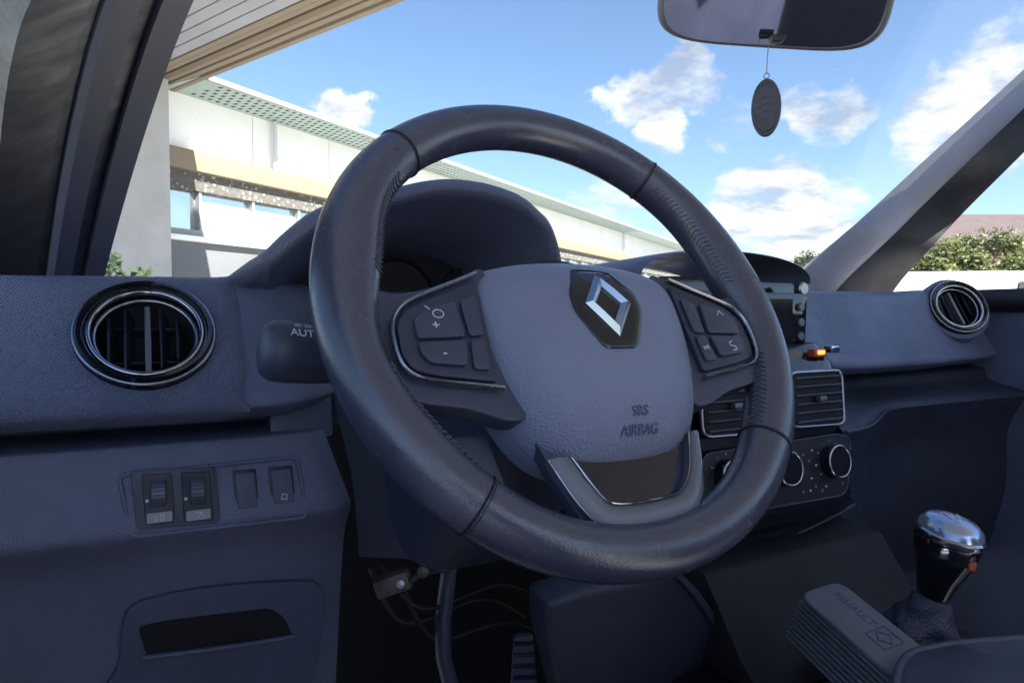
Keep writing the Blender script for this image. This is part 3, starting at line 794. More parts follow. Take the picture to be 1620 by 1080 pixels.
# raised border of the switch field
fld = rounded([lpt(188, 752, .0022), lpt(470, 722, .0022), lpt(486, 818, .0022), lpt(208, 850, .0022)], .006)
tube('switch_border', fld, .0016, 'soft_dash', lower, 8, True)
frame = rounded([lpt(206, 744, .001), lpt(340, 738, .001), lpt(349, 826, .001), lpt(216, 838, .001)], .005)
sb = prism('switch_bank', frame, LN, .004, 'spoke_plastic', lower, .0012, 2)
def quad(a, b_, c, d, off): return [lpt(*a, off), lpt(*b_, off), lpt(*c, off), lpt(*d, off)]
for q_, ic in (((224, 750, 272, 748, 277, 826, 230, 830), 0), ((286, 747, 332, 745, 338, 822, 291, 826), 1)):
    pts = rounded([lpt(q_[0], q_[1], .0045), lpt(q_[2], q_[3], .0045), lpt(q_[4], q_[5], .0045), lpt(q_[6], q_[7], .0045)], .003)
    well = prism('dial_well', pts, LN, .0015, 'black_plastic', sb, .0005, 1)
    cx_ = (q_[0] + q_[4]) / 2; cy_ = (q_[1] + q_[5]) / 2 - 8
    c = lpt(cx_, cy_, .004)
    lathe('thumb_wheel', [(.0005, -.006), (.011, -.006), (.0125, -.0052), (.0125, .0052), (.011, .006), (.0005, .006)], c - LN * .004, LU, LN, XA, 'smooth_dash', sb, 28)
    bmx = bmesh.new()
    for a in range(-4, 5):
        th = a * .26
        d = LN * math.cos(th) + LU * math.sin(th)
        add_box(bmx, c - LN * .004 + d * .0127, .0105, .0009, .0008, XA, d.cross(XA), d)
    setp(frombm('thumb_ridges', bmx, 'satin_grey', sb), kind='stuff')
    lathe('pointer', [(.0013, 0), (.0013, .0006)], lpt(cx_ - 18, cy_ + 12, .0062), XA, LU, LN, 'print_white', sb, 12)
    ob = lpt(cx_ + 2, q_[5] - 8, .0064)
    prism('icon_plate', rounded([ob + XA * a + LU * b2 for a, b2 in ((-.0095, -.0042), (.0095, -.0042), (.0095, .0042), (-.0095, .0042))], .001), LN, .0006, 'print_grey', sb)
    bmx = bmesh.new(); ob2 = ob + LN * .0008
    if ic == 0:
        add_tube(bmx, [ob2 + XA * (.001 + .0028 * math.cos(a)) + LU * (.0028 * math.sin(a)) for a in [-1.57 + k * .39 for k in range(9)]], .0004, 6)
        add_tube(bmx, [ob2 + XA * .001 + LU * .0028, ob2 + XA * .001 - LU * .0028], .0004, 6)
        for kk in (-.002, 0, .002): add_tube(bmx, [ob2 + XA * -.001 + LU * kk, ob2 + XA * -.0045 + LU * (kk - .0006)], .0003, 6)
    else:
        add_tube(bmx, [ob2 + XA * (.0038 * math.cos(a)) + LU * (-.0015 + .0038 * math.sin(a)) for a in [k * .314 for k in range(11)]], .0004, 6)
        add_tube(bmx, [ob2 - LU * .0015, ob2 + XA * .002 + LU * .0012], .0004, 6)
    frombm('icon', bmx, 'print_white', sb)
for q_, ic in (((368, 744, 404, 741, 410, 806, 373, 810), 0), ((424, 739, 461, 736, 468, 798, 430, 803), 1)):
    pts = rounded([lpt(q_[0], q_[1], .0), lpt(q_[2], q_[3], .0), lpt(q_[4], q_[5], .0), lpt(q_[6], q_[7], .0)], .002)
    fb = prism('button_surround', pts, LN, .0025, 'black_plastic', lower, .0008, 2)
    mid = sum(pts, Vector()) / len(pts)
    b2 = prism('button', [mid + (p - mid) * .84 + LN * .0026 for p in pts], LN, .0022, 'smooth_dash', fb, .0008, 2)
    if ic:
        oc = lpt(450, 785, .0052)
        bmx = bmesh.new()
        add_tube(bmx, [oc + XA * (.0026 * math.cos(a)) + LU * (.0026 * math.sin(a)) for a in [k * .45 for k in range(14)]], .00035, 6, True)
        for k in range(4):
            a = .6 + k * 1.57; add_tube(bmx, [oc + XA * (.0014 * math.cos(a)) + LU * (.0014 * math.sin(a)), oc + XA * (.004 * math.cos(a)) + LU * (.004 * math.sin(a))], .0003, 6)
        frombm('icon', bmx, 'print_white', b2)
# pocket under the switches
PN = Vector((0, -1, -.214)).normalized(); PP = Vector((0, .6885, -.27))
def ppt(x, y, off=0.0): return hit(x, y, PP + PN * off, PN)
oc = spline([ppt(150, 1100), ppt(185, 1049), ppt(193, 986), ppt(213, 951), ppt(290, 930), ppt(380, 919), ppt(470, 915), ppt(500, 919), ppt(510, 940), ppt(508, 985), ppt(500, 1040), ppt(485, 1100)], 5)
pk = prism('storage_flap', oc, PN, .006, 'smooth_dash', lower, .002, 2)
slot = rounded([ppt(218, 990, .0065), ppt(262, 981, .0065), ppt(426, 961, .0065), ppt(448, 974, .0065), ppt(463, 1003, .0065), ppt(232, 1036, .0065)], .006)
prism('slot', slot, PN, .0008, 'deep_black', pk)  # flat black plate painted as the shade inside the slot
tube('slot_lip', spline([ppt(226, 1040, .008), ppt(300, 1031, .009), ppt(400, 1017, .009), ppt(466, 1006, .008)], 5), .0026, 'smooth_dash', pk, 10)

# smooth filler between pod and column
fil = [atY(x, y, Y) for x, y, Y in ((420, 520, .70), (520, 505, .70), (528, 690, .675), (428, 700, .675))]
prism('filler_panel', fil, YA, .03, 'smooth_dash', dash, .004, 2)

loft('column_surround', [[atY(x0 + (x1 - x0) * k / 8, y0 + (y1 - y0) * k / 8, .665 - .05 * (k / 8) ** .7) for k in range(9)] for (x0, y0, x1, y1) in ((528, 612, 700, 590), (530, 640, 720, 630), (542, 690, 740, 690), (556, 750, 760, 760), (562, 800, 770, 810), (566, 850, 780, 860), (568, 880, 780, 890))], 'knee_dark', dash)
# centre: display, vents, climate
CN = Vector((-.10, -.97, .22)).normalized(); CXv = Vector((.97, -.10, 0)).normalized(); CXv = (XA - CN * XA.dot(CN)).normalized(); CUv = CN.cross(CXv)
CP = Vector((.64, .555, -.1))
def cpt(x, y, off=0.0): return hit(x, y, CP + CN * off, CN)
cw, zt, zb = .145, None, None
stk = [Vector((.50, .585, -.045)), Vector((.775, .575, -.045)), Vector((.775, .56, -.14)), Vector((.77, .545, -.225)), Vector((.70, .53, -.262)), Vector((.56, .53, -.262)), Vector((.505, .545, -.225)), Vector((.50, .565, -.14))]
secs = []
for z, ya, x0, x1 in ((-.035, .60, .50, .775), (-.060, .578, .497, .778), (-.10, .566, .497, .778), (-.14, .560, .497, .777), (-.19, .552, .498, .775), (-.222, .545, .50, .772), (-.238, .545, .51, .765), (-.25, .56, .52, .75), (-.26, .62, .53, .74)):
    row = [Vector((x0, ya + .2, z)), Vector((x0, ya + .012, z)), Vector((x0 + .004, ya + .003, z)), Vector((x0 + .014, ya, z))]
    row += [Vector((x0 + (x1 - x0) * k / 6, ya - .004 * math.sin(math.pi * k / 6), z)) for k in range(1, 6)]
    row += [Vector((x1 - .014, ya, z)), Vector((x1 - .004, ya + .003, z)), Vector((x1, ya + .012, z)), Vector((x1, ya + .2, z))]
    secs.append(row)
stack = loft('centre_stack', secs, 'gloss_black', dash, angle=55)
# two square vents with chrome frames
def sq_vent(x0, x1, z0, z1, ya, nm):
    o = Vector(((x0 + x1) / 2, ya, (z0 + z1) / 2)); n_ = Vector((0, -1, .10)).normalized(); u_ = Vector((0, .10, 1)).normalized()
    w, h = (x1 - x0) / 2, (z1 - z0) / 2
    pts = rounded([o + XA * -w + u_ * -h * .92, o + XA * w + u_ * -h, o + XA * w * 1.02 + u_ * h, o + XA * -w + u_ * h], .012, 6)
    v = prism('square_vent', pts, n_, .004, 'black_plastic', stack, .001, 1); v['label'] = nm
    tube('chrome_frame', [p + n_ * .005 for p in pts], .0024, 'satin_chrome', v, 8, True)
    prism('opening', [o + (p - o) * .9 + n_ * .0045 for p in pts], n_, .0006, 'deep_black', v)
    for k in range(6):
        hh = -h * .78 + k * h * .31
        box('slat', o + u_ * hh + n_ * .0062, w * 1.72, .0022, .0075, 'spoke_plastic', v, XA, (u_ * .9 + n_ * -.43).normalized(), (n_ * .9 + u_ * .43).normalized(), .0006, 1)
    box('thumb_tab', o + n_ * .011 + u_ * .001, .012, .006, .008, 'satin_grey', v, XA, u_, n_, .0015, 2)
sq_vent(.526, .618, -.133, -.067, .558, 'driver side square vent')
sq_vent(.664, .757, -.133, -.067, .558, 'passenger side square vent')
# climate panel
o = Vector((.64, .5445, -.180)); n_ = Vector((0, -1, .15)).normalized(); u_ = Vector((0, .15, 1)).normalized()
pts = rounded([o + XA * -.125 + u_ * -.034, o + XA * .105 + u_ * -.036, o + XA * .124 + u_ * .030, o + XA * .10 + u_ * .037, o + XA * -.12 + u_ * .033], .016, 6)
cl = prism('climate_panel', pts, n_, .003, 'black_plastic', stack, .001, 1)
tube('panel_edge', [p + n_ * .0032 for p in pts], .0011, 'spoke_plastic', cl, 8, True)
for cx_ in (-.085, .0, .084):
    c = o + XA * cx_ + u_ * .006 + n_ * .003
    kb = lathe('rotary_knob', [(.020, 0), (.0195, .010), (.018, .013), (.014, .0135), (.0005, .0135)], c, XA, u_, n_, 'gloss_black', cl, 40)
    tube('knob_ring', [c + n_ * .012 + XA * (.0185 * math.cos(k * .157)) + u_ * (.0185 * math.sin(k * .157)) for k in range(40)], .0017, 'bright_chrome', kb, 8, True)
for cx_ in (-.085, .0, .084):
    c = o + XA * cx_ + u_ * .006 + n_ * .0031
    for k in range(9):
        a = math.pi * (1.18 - 1.36 * k / 8)
        box('tick', c + XA * (.0245 * math.cos(a)) + u_ * (.0245 * math.sin(a)), .0022, .0007, .0004, 'print_white' if k % 2 == 0 else 'print_grey', cl, XA * math.cos(a) + u_ * math.sin(a), u_ * math.cos(a) - XA * math.sin(a), n_)
    box('pointer', c + n_ * .0106 + u_ * .010, .0012, .008, .0005, 'print_white', cl, XA, u_, n_)
for i, (a, b_) in enumerate([(.03, -.024), (.042, -.024), (.052, -.020), (.046, -.010), (.062, -.026), (.07, -.022), (.036, .018), (.052, .022), (.030, .006), (.056, .004), (.045, .010), (-.03, -.022), (-.045, -.02), (-.05, .016), (.1, -.022)]):
    lathe('symbol', [(.0012, 0), (.0012, .0005)], o + XA * a + u_ * b_ + n_ * .0031, XA, u_, n_, 'print_white' if i % 2 else 'print_grey', cl, 10)
# display unit above the vents
secs = []
for yy, k in ((.86, .90), (.78, .95), (.69, .99), (.655, 1.0), (.640, .985), (.636, .955)):
    row = []
    for j in range(25):
        a = math.pi * j / 24
        row.append(Vector((.655 - .152 * k * math.cos(a), yy, .045 + .0385 * k * math.sin(a) ** .75 + (k - 1) * .02)))
    secs.append(row)
dome = loft('display_hood', secs, 'soft_dash', dash, angle=60)
prism('display_back', [Vector((x, .645, z)) for x, z in ((.505, .046), (.805, .046), (.795, -.055), (.515, -.055))], YA, .06, 'gloss_black', dome, .006, 2)
sc_ = prism('display_bezel', rounded([Vector((x, .612, z)) for x, z in ((.525, .030), (.765, .030), (.762, -.045), (.528, -.045))], .01), YA, .03, 'gloss_black', dome, .003, 2)
prism('screen', [Vector((x, .6105, z)) for x, z in ((.555, .022), (.735, .022), (.735, -.035), (.555, -.035))], YA, .001, 'gloss_black', sc_)
for z in (.012, -.008, -.026):
    lathe('side_button', [(.0055, 0), (.0055, .003), (.0045, .004), (.0005, .004)], Vector((.750, .6118, z)), XA, ZA, -YA, 'satin_grey', sc_, 20)
lathe('volume_knob', [(.009, 0), (.0088, .008), (.007, .010), (.0005, .010)], atY(1263, 457, .625), XA, ZA, -YA, 'satin_chrome', sc_, 28)
hz = atY(1292, 558, .582)
prism('switch_shelf', rounded([Vector((.515, .585, -.064)), Vector((.765, .585, -.064)), Vector((.77, .625, -.043)), Vector((.51, .625, -.043))], .006), Vector((0, -.35, 1)).normalized(), .006, 'satin_grey', stack, .0015, 2)
hb2 = box('hazard_switch', hz, .022, .012, .010, 'red_mark', stack, bevel=.002)
box('warning_lamp', hz + Vector((0, -.0068, .001)), .012, .001, .005, 'orange_light', hb2)
box('chrome_switch', atY(1316, 552, .582), .016, .012, .009, 'bright_chrome', stack, bevel=.002)

# passenger lower dash with its ledge, and knee panel below the column
secs = []
for i in range(25):
    x = .76 + .72 * i / 24
    e = min(1, i / 10); y0 = .555 + .11 * (e * e * (3 - 2 * e))
    pl = [(y0 + .14, -.086), (y0 + .075, -.100), (y0 + .065, -.120), (y0 + .012, -.134), (y0 + .002, -.140), (y0, -.147), (y0 + .012, -.17), (y0 + .03, -.22), (y0 + .03, -.32), (y0 + .06, -.45)]
    secs.append([Vector((x, q.x, q.y)) for q in spline([(a, b_, 0) for a, b_ in pl], 3)])
gl = loft('glove_box', secs, 'lower_dark', dash, angle=60)
tube('trim_line', [Vector((.765 + .71 * i / 24, .553 + .11 * (min(1, i / 10) ** 2 * (3 - 2 * min(1, i / 10))), -.1435)) for i in range(25)], .0022, 'spoke_plastic', gl, 8)
kn = [(928, 936), (1000, 922), (1076, 904), (1110, 938), (1132, 969), (1152, 992), (1170, 1016), (1200, 1046), (1236, 1080), (1300, 1150), (900, 1150), (868, 1010), (866, 955)]
kpN = Vector((.10, -.94, -.30)).normalized(); kp0 = Vector((.33, .47, -.25))
kpts = [hit(x, y, kp0, kpN) for x, y in kn]
kneep = prism('knee_panel', kpts, -kpN, .03, 'knee_dark', dash, .006, 3)
tube('knee_edge', spline([hit(x, y, kp0 + kpN * .002, kpN) for x, y in ((1072, 912), (1098, 940), (1120, 972), (1140, 1000), (1165, 1032), (1198, 1066), (1240, 1105))], 4), .0018, 'spoke_plastic', kneep, 8)
# lower cross panel that carries the slot right of the column
lc = [(1040, 842), (1150, 838), (1250, 812), (1352, 775), (1352, 800), (1300, 828), (1225, 859), (1152, 875), (1080, 884), (1020, 884)]
lcp = [atY(x, y, .56) for x, y in lc]
lcr = prism('column_panel', lcp, YA, .05, 'black_plastic', dash, .004, 2)
tube('panel_edge', spline([atY(x, y, .557) for x, y in ((1352, 797), (1300, 826), (1225, 858), (1160, 873), (1110, 876), (1078, 868))], 5), .0016, 'spoke_plastic', lcr, 8)

# ================================================================== STEERING COLUMN AND STALK
WC = Vector((.2688, .4036, .0041)); WN = Vector((0, -.866, .5)).normalized(); WU = Vector((0, .5, .866)).normalized()
colm = thing('steering_column', WC - WN * .2 - ZA * .1, 'dark steering column shroud with light stalk behind the wheel', 'steering column')
secs = []
for w, hx_, hu, du in ((-.030, .052, .048, -.030), (-.06, .058, .055, -.034), (-.12, .064, .060, -.038), (-.20, .070, .066, -.045), (-.26, .074, .07, -.05)):
    row = []
    for k in range(28):
        a = 2 * math.pi * k / 28
        cx_, sy_ = math.cos(a), math.sin(a)
        row.append(WC + WN * w + XA * (hx_ * math.copysign(abs(cx_) ** .6, cx_)) + WU * (du + hu * math.copysign(abs(sy_) ** .6, sy_)))
    secs.append(row)
loft('column_shroud', secs, 'spoke_plastic', colm, True, True)
# paler piece imitates the lit sliver of shroud in the left wheel gap
prism('lit_shroud_sliver', [WC - WN * .055 + XA * a + WU * b_ for a, b_ in ((-.100, -.072), (-.075, -.072), (-.068, -.118), (-.094, -.118))], WN, .02, 'pad_grey', colm, .003, 2)
# stalk: from the column out to the left
s1 = atY(416, 553, .455); s2 = WC - WN * .09 + XA * -.05 + WU * .0
sd = (s2 - s1).normalized()
sx_ = Vector((0, 0, 1)); sx_ = (sx_ - sd * sx_.dot(sd)).normalized(); sy_ = sd.cross(sx_)
stalk = bmesh.new()
pr = [(.0006, -.0015), (.010, -.001), (.0165, .0015), (.0195, .006), (.0200, .014), (.0195, .030), (.0185, .042), (.0180, .046)]
add_lathe(stalk, pr, s1, sx_, sy_, sd, 40)
st = frombm('light_stalk', stalk, 'spoke_plastic', colm)
lathe('stalk_ring', [(.0182, .047), (.0188, .048), (.0188, .060), (.0178, .061)], s1, sx_, sy_, sd, 'black_plastic', st, 40)
lathe('stalk_arm', [(.0165, .061), (.013, .08), (.010, .11), (.010, (s2 - s1).length)], s1, sx_, sy_, sd, 'black_plastic', st, 24)
tn = (-(s1 + sd * .035) - sd * (-(s1 + sd * .035)).dot(sd)).normalized()
tn = (tn * .75 + sx_ * .62).normalized(); tu = sd.cross(tn) * -1
if tu.z < 0: tu = -tu
text('stalk_lettering', 'AUTO', s1 + sd * .0215 + tn * .0200, sd, tu, tn, .0078, 'print_white', st)
bmx = bmesh.new()
cI = s1 + sd * .0235 + (tn * .94 + tu * .34).normalized() * .0203
for k in (-1, 0, 1):
    add_box(bmx, cI + sd * (k * .007), .0042, .0022, .0004, sd, tu, tn)
frombm('stalk_symbols', bmx, 'print_grey', st)

# ================================================================== STEERING WHEEL
sw = thing('steering_wheel', WC, 'black leather three spoke steering wheel with chrome diamond emblem', 'steering wheel')
def wp3(u, v, w): return WC + XA * u + WU * v + WN * w
RR, RB = .167, .0172
NT, NS = 220, 28
def rim_sec(t, grow=0.0, n=NS):
    c, s = math.cos(t), math.sin(t)
    # thumb bulges just above and below the side spokes, inward
    def bump(a0, wdt): 
        d = (t - a0 + math.pi) % (2 * math.pi) - math.pi; return math.exp(-(d / wdt) ** 2)
    side = bump(math.pi - .22, .30) + bump(.22, .30) * .9 + .45 * bump(math.pi + .62, .3) + .45 * bump(-.62, .3)
    inn = .0085 * side
    rin = RB + inn / 2 + grow; rc = RR - inn / 2; rth = RB * 1.0 + grow + .0012 * side
    row = []
    for k in range(n):
        a = 2 * math.pi * k / n
        ca, sa = math.cos(a), math.sin(a)
        rad = rc + rin * ca
        row.append(wp3(rad * c, rad * s, rth * sa))
    return row
rim = loft('rim', [rim_sec(2 * math.pi * i / NT) for i in range(NT)], 'rim_leather', sw, True, False, True, 80)
for a in (R(131), R(50), R(229), R(318)):
    bm = bmesh.new(); add_tube(bm, rim_sec(a, .0002, 36), .0008, 6, True); frombm('seam', bm, 'seam_dark', rim)
    bm = bmesh.new(); add_tube(bm, rim_sec(a + .012, -.0002, 36), .0006, 6, True); frombm('seam', bm, 'rim_grain', rim)
# stitching along the inner edge of both grips
bm = bmesh.new()
for (a0, a1) in ((R(140), R(172)), (R(196), R(226)), (R(8), R(47)), (R(320), R(345))):
    n = int((a1 - a0) / .026)
    for i in range(n):
        t = a0 + (a1 - a0) * i / n
        sec = rim_sec(t, .0004, 24); sec2 = rim_sec(t + .016, .0004, 24)
        for k in (9, 11):
            add_tube(bm, [sec[k], sec[k].lerp(sec2[k + (1 if k == 9 else -1)], .9)], .0007, 5)
setp(frombm('stitching', bm, 'thread', rim), kind='stuff')

# airbag cover: domed shield
ctl = [(0, .046), (.040, .043), (.072, .034), (.086, .020), (.089, 0), (.087, -.030), (.080, -.062), (.069, -.088), (.054, -.104), (.034, -.112), (0, -.1145)]
ctl = ctl + [(-u, v) for u, v in ctl[-2:0:-1]]
outl = [Vector((p.x, p.y)) for p in spline([(u, v, 0) for u, v in ctl], 6, True)]
c0 = Vector((0, -.034))
def ab_h(s, v): 
    top = max(0.0, min(1.0, (v - .0) / .05))
    return -.012 + .042 * (1 - s ** 3.2) ** .62 - .010 * top * top
secs = []
for s in [0.0001, .12, .25, .38, .5, .62, .72, .8, .87, .92, .955, .98, .995, 1.0]:
    row = []
    for p in outl:
        q = c0 + (p - c0) * s
        row.append(wp3(q.x, q.y, ab_h(min(s, .9999), q.y)))
    secs.append(row)
secs.append([wp3(p.x * 1.0, p.y, -.03) for p in outl])
bag = loft('airbag_cover', secs, 'airbag_skin', sw, True, False, False, 70)
def bagpt(u, v, off=0.0):
    p = Vector((u, v)) - c0
    # radial distance to the outline along this direction
    best = 1e9; a = math.atan2(p.y, p.x)
    for q in outl:
        d = q - c0; da = abs((math.atan2(d.y, d.x) - a + math.pi) % (2 * math.pi) - math.pi)
        if da < best: best = da; L = d.length
    return wp3(u, v, ab_h(min(.999, p.length / L), v) + off)
# emblem plate and diamond
e0 = Vector((.0005, -.013))
plate2 = [(-.013, .034), (.013, .034), (.027, .008), (.027, -.006), (.013, -.033), (-.013, -.033), (-.027, -.006), (-.027, .008)]
rows = []
pl2 = rounded([(e0.x + a, e0.y + b_, 0) for a, b_ in plate2], .005)
mid2 = Vector((e0.x, e0.y, 0))
for s, o_ in ((1.0, -.002), (1.0, .0006), (.97, .0012), (.8, .0010), (.4, .0010), (.001, .0010)):
    rows.append([bagpt(*(mid2 + (p - mid2) * s).xy, o_) for p in pl2])
pl = loft('emblem_plate', rows, 'gloss_black', bag, True, True)
diam = [(0, .0255), (.0185, 0), (0, -.0255), (-.0185, 0)]
def bevelbar(name, a, b_, w, h):
    # ridged bar between two points on the plate
    a, b_ = Vector(a), Vector(b_); t = (b_ - a).normalized(); n2 = Vector((-t.y, t.x))
    secs_ = []
    for p in (a, b_):
        q = Vector((e0.x, e0.y)) + p
        secs_.append([bagpt(*(q + n2 * w), .0010), bagpt(*q, .0010 + h), bagpt(*(q - n2 * w), .0010)])
    return secs_
bm = bmesh.new()
# folded diamond: four wide bevelled sides, open middle
for i in range(4):
    a, b_ = Vector(diam[i]), Vector(diam[(i + 1) % 4])
    ins = .52
    rowsA = []
    for t in (0, .5, 1):
        po = a.lerp(b_, t); pi = po * ins; pm = po * .76
        e_ = Vector((e0.x, e0.y))
        rowsA.append([bagpt(*(e_ + po), .0008), bagpt(*(e_ + po * .985), .0022), bagpt(*(e_ + pm), .0052), bagpt(*(e_ + pi * 1.02), .0024), bagpt(*(e_ + pi), .0008)])
    add_loft(bm, rowsA)
frombm('emblem', bm, 'bright_chrome', bag, True, 20)
def embossed(body, u, v, size):
    cu = bpy.data.curves.new('t', 'FONT'); cu.body = body; cu.size = size; cu.extrude = .0004; cu.align_x = 'CENTER'; cu.align_y = 'CENTER'
    t = bpy.data.objects.new('t', cu); COL.objects.link(t); bpy.context.view_layer.update()
    me = bpy.data.meshes.new_from_object(t); bpy.data.objects.remove(t)
    for vx_ in me.vertices:
        vx_.co = bagpt(u + vx_.co.x, v + vx_.co.y, vx_.co.z + .0007)
    return link('lettering', me, 'soft_dash', bag, False)
embossed('SRS', .004, -.0865, .0085)
embossed('AIRBAG', .004, -.0970, .0085)

# side spokes
def spoke(sgn, label):
    P = lambda u, v, w: wp3(sgn * u, v, w)
    body = [(.070, .030), (.092, .020), (.112, .012), (.134, .007), (.150, .012), (.160, .020), (.160, -.060), (.148, -.058), (.128, -.066), (.104, -.070), (.080, -.080), (.066, -.080)]
    pts = rounded([P(u, v, -.010) for u, v in body], .006)
    s = prism('spoke', pts, WN, .016, 'spoke_plastic', sw, .004, 3); s['label'] = label
    # key field inside the chrome bracket
    fld = [(.080, .016), (.110, .004), (.132, -.006), (.139, -.016), (.139, -.036), (.134, -.046), (.120, -.050), (.082, -.056)]
    prism('switch_field', rounded([P(u, v, .0062) for u, v in fld], .004), WN, .004, 'button_rubber', s, .0012, 2)
    br = spline([P(u, v, .0105) for u, v in ((.080, .0205), (.096, .0135), (.113, .0065), (.1315, -.0025), (.1405, -.013), (.1425, -.026), (.1405, -.042), (.133, -.0505), (.118, -.0545), (.098, -.0575), (.080, -.0605))], 6)
    tube('chrome_bracket', br, (.0030, .0016), 'satin_chrome', s, 10, False, WN)
    # rocker keys
    def key(o4, dep, nm='button'):
        return prism(nm, rounded([P(u, v, .0102) for u, v in o4], .003), WN, dep, 'spoke_plastic', s, .0014, 2)
    k1_ = key([(.100, -.001), (.122, -.008), (.129, -.014), (.129, -.0275), (.098, -.0265)], .0035)
    k2_ = key([(.098, -.0285), (.129, -.0295), (.129, -.036), (.124, -.0435), (.101, -.046)], .0035)
    k3_ = key([(.084, .004), (.096, -.001), (.095, -.026), (.085, -.025)], .0025)
    k4_ = key([(.085, -.028), (.095, -.028), (.097, -.048), (.086, -.049)], .0025)
    wv = .0140
    ex = XA
    if sgn < 0:
        bm = bmesh.new()
        add_tube(bm, [P(.113 + .0035 * math.cos(a), -.011 + .0028 * math.sin(a), wv) for a in [k * .52 for k in range(12)]], .00035, 6, True)
        add_tube(bm, [P(.118, -.008, wv), P(.1205, -.0055, wv)], .00035, 6)
        frombm('symbol', bm, 'print_white', k1_)
        text('symbol', '+', P(.116, -.019, wv - .0002), ex, WU, WN, .009, 'print_white', k1_)
        text('symbol', '-', P(.114, -.037, wv - .0002), ex, WU, WN, .010, 'print_white', k2_)
    else:
        bm = bmesh.new()
        add_tube(bm, [P(.113, -.012, wv), P(.116, -.008, wv), P(.119, -.012, wv)], .00045, 6)
        frombm('symbol', bm, 'print_white', k1_)
        bm = bmesh.new()
        add_tube(bm, spline([P(.117, -.034, wv), P(.114, -.035, wv), P(.114, -.0375, wv), P(.118, -.0385, wv), P(.118, -.041, wv), P(.1145, -.0415, wv)], 4), .00045, 6)
        frombm('symbol', bm, 'print_white', k2_)
        text('symbol', 'x4', P(.0905, -.038, .0128), ex, WU, WN, .0055, 'print_white', k4_)
    return s
spoke(-1, 'driver door side spoke with phone and plus minus keys')
spoke(1, 'console side spoke with arrow keys')
# lower spoke with a satin U shaped trim round a dark recess
lsb = rounded([wp3(u, v, -.012) for u, v in ((-.064, -.085), (-.052, -.125), (-.040, -.156), (.040, -.156), (.052, -.125), (.064, -.085))], .006)
lsp = prism('spoke', lsb, WN, .012, 'spoke_plastic', sw, .003, 2); lsp['label'] = 'lower spoke with satin trim'
prism('recess', rounded([wp3(u, v, .0005) for u, v in ((-.047, -.100), (-.024, -.138), (.024, -.138), (.047, -.100))], .004), WN, .0005, 'gloss_black', lsp)
Uo = [(-.060, -.106), (-.050, -.130), (-.040, -.145), (-.028, -.1515), (0, -.1535), (.028, -.1515), (.040, -.145), (.050, -.130), (.060, -.098)]
Ui = [(-.044, -.106), (-.036, -.123), (-.029, -.134), (-.021, -.1375), (0, -.1385), (.021, -.1375), (.031, -.134), (.042, -.122), (.052, -.098)]
so = spline([(u, v, 0) for u, v in Uo], 5); si = spline([(u, v, 0) for u, v in Ui], 5)
secs = []
for a, b_ in zip(so, si):
    m_ = a.lerp(b_, .5)
    secs.append([wp3(a.x, a.y, -.001), wp3(*a.lerp(b_, .03).xy, .0065), wp3(*a.lerp(b_, .3).xy, .0088), wp3(*a.lerp(b_, .72).xy, .0086), wp3(*a.lerp(b_, .96).xy, .006), wp3(b_.x, b_.y, -.001)])
tr_ = loft('satin_trim', secs, 'satin_grey', lsp, False, False, False, 50)
tube('chrome_edge', [wp3(p.x, p.y, .0064) for p in si], .0009, 'bright_chrome', tr_, 6)
tube('chrome_edge', [wp3(p.x, p.y, .0055) for p in so], .0009, 'satin_chrome', tr_, 6)
lathe('hub_back', [(.0005, -.055), (.055, -.055), (.075, -.035), (.082, -.014), (.05, -.012), (.0005, -.012)], WC + WU * -.03, XA, WU, WN, 'black_plastic', sw, 40)

# ================================================================== CONSOLE, GEAR LEVER, SMALL THINGS
cons = thing('centre_console', Vector((.64, .3, -.74)), 'dark centre console with raised tray edge at lower right', 'console')
cpts = [atZ(x, y, -.262) for x, y in ((1408, 1110), (1411, 1075), (1418, 1048), (1437, 1028), (1475, 1019), (1514, 1013), (1640, 1004))]
rimc = spline(cpts, 5)
ck = loft('console_cheek', [[p - ZA * .10 for p in rimc], [p - ZA * .012 for p in rimc], [p - ZA * .003 + Vector((.002, -.002, 0)) for p in rimc], [p + Vector((.006, -.008, 0)) for p in rimc], [p + Vector((.02, -.05, -.006)) for p in rimc], [p + Vector((.04, -.16, -.02)) for p in rimc]], 'knee_dark', cons)
tube('tray_edge', [p + Vector((.002, -.002, -.002)) for p in rimc], .0035, 'spoke_plastic', ck, 10)
base = [Vector((.46, .58, -.36)), Vector((.83, .58, -.36)), Vector((.83, -.5, -.36)), Vector((.50, -.5, -.36)), Vector((.455, .10, -.36)), Vector((.45, .30, -.36))]
prism('console_body', base, ZA, -.42, 'black_plastic', cons, .01, 2)
ramp_ = [Vector((.50, .60, -.255)), Vector((.50, .52, -.262)), Vector((.50, .47, -.33)), Vector((.50, .44, -.358)), Vector((.50, .60, -.358))]
prism('console_ramp', ramp_, XA, .29, 'deep_black', cons, .006, 2)

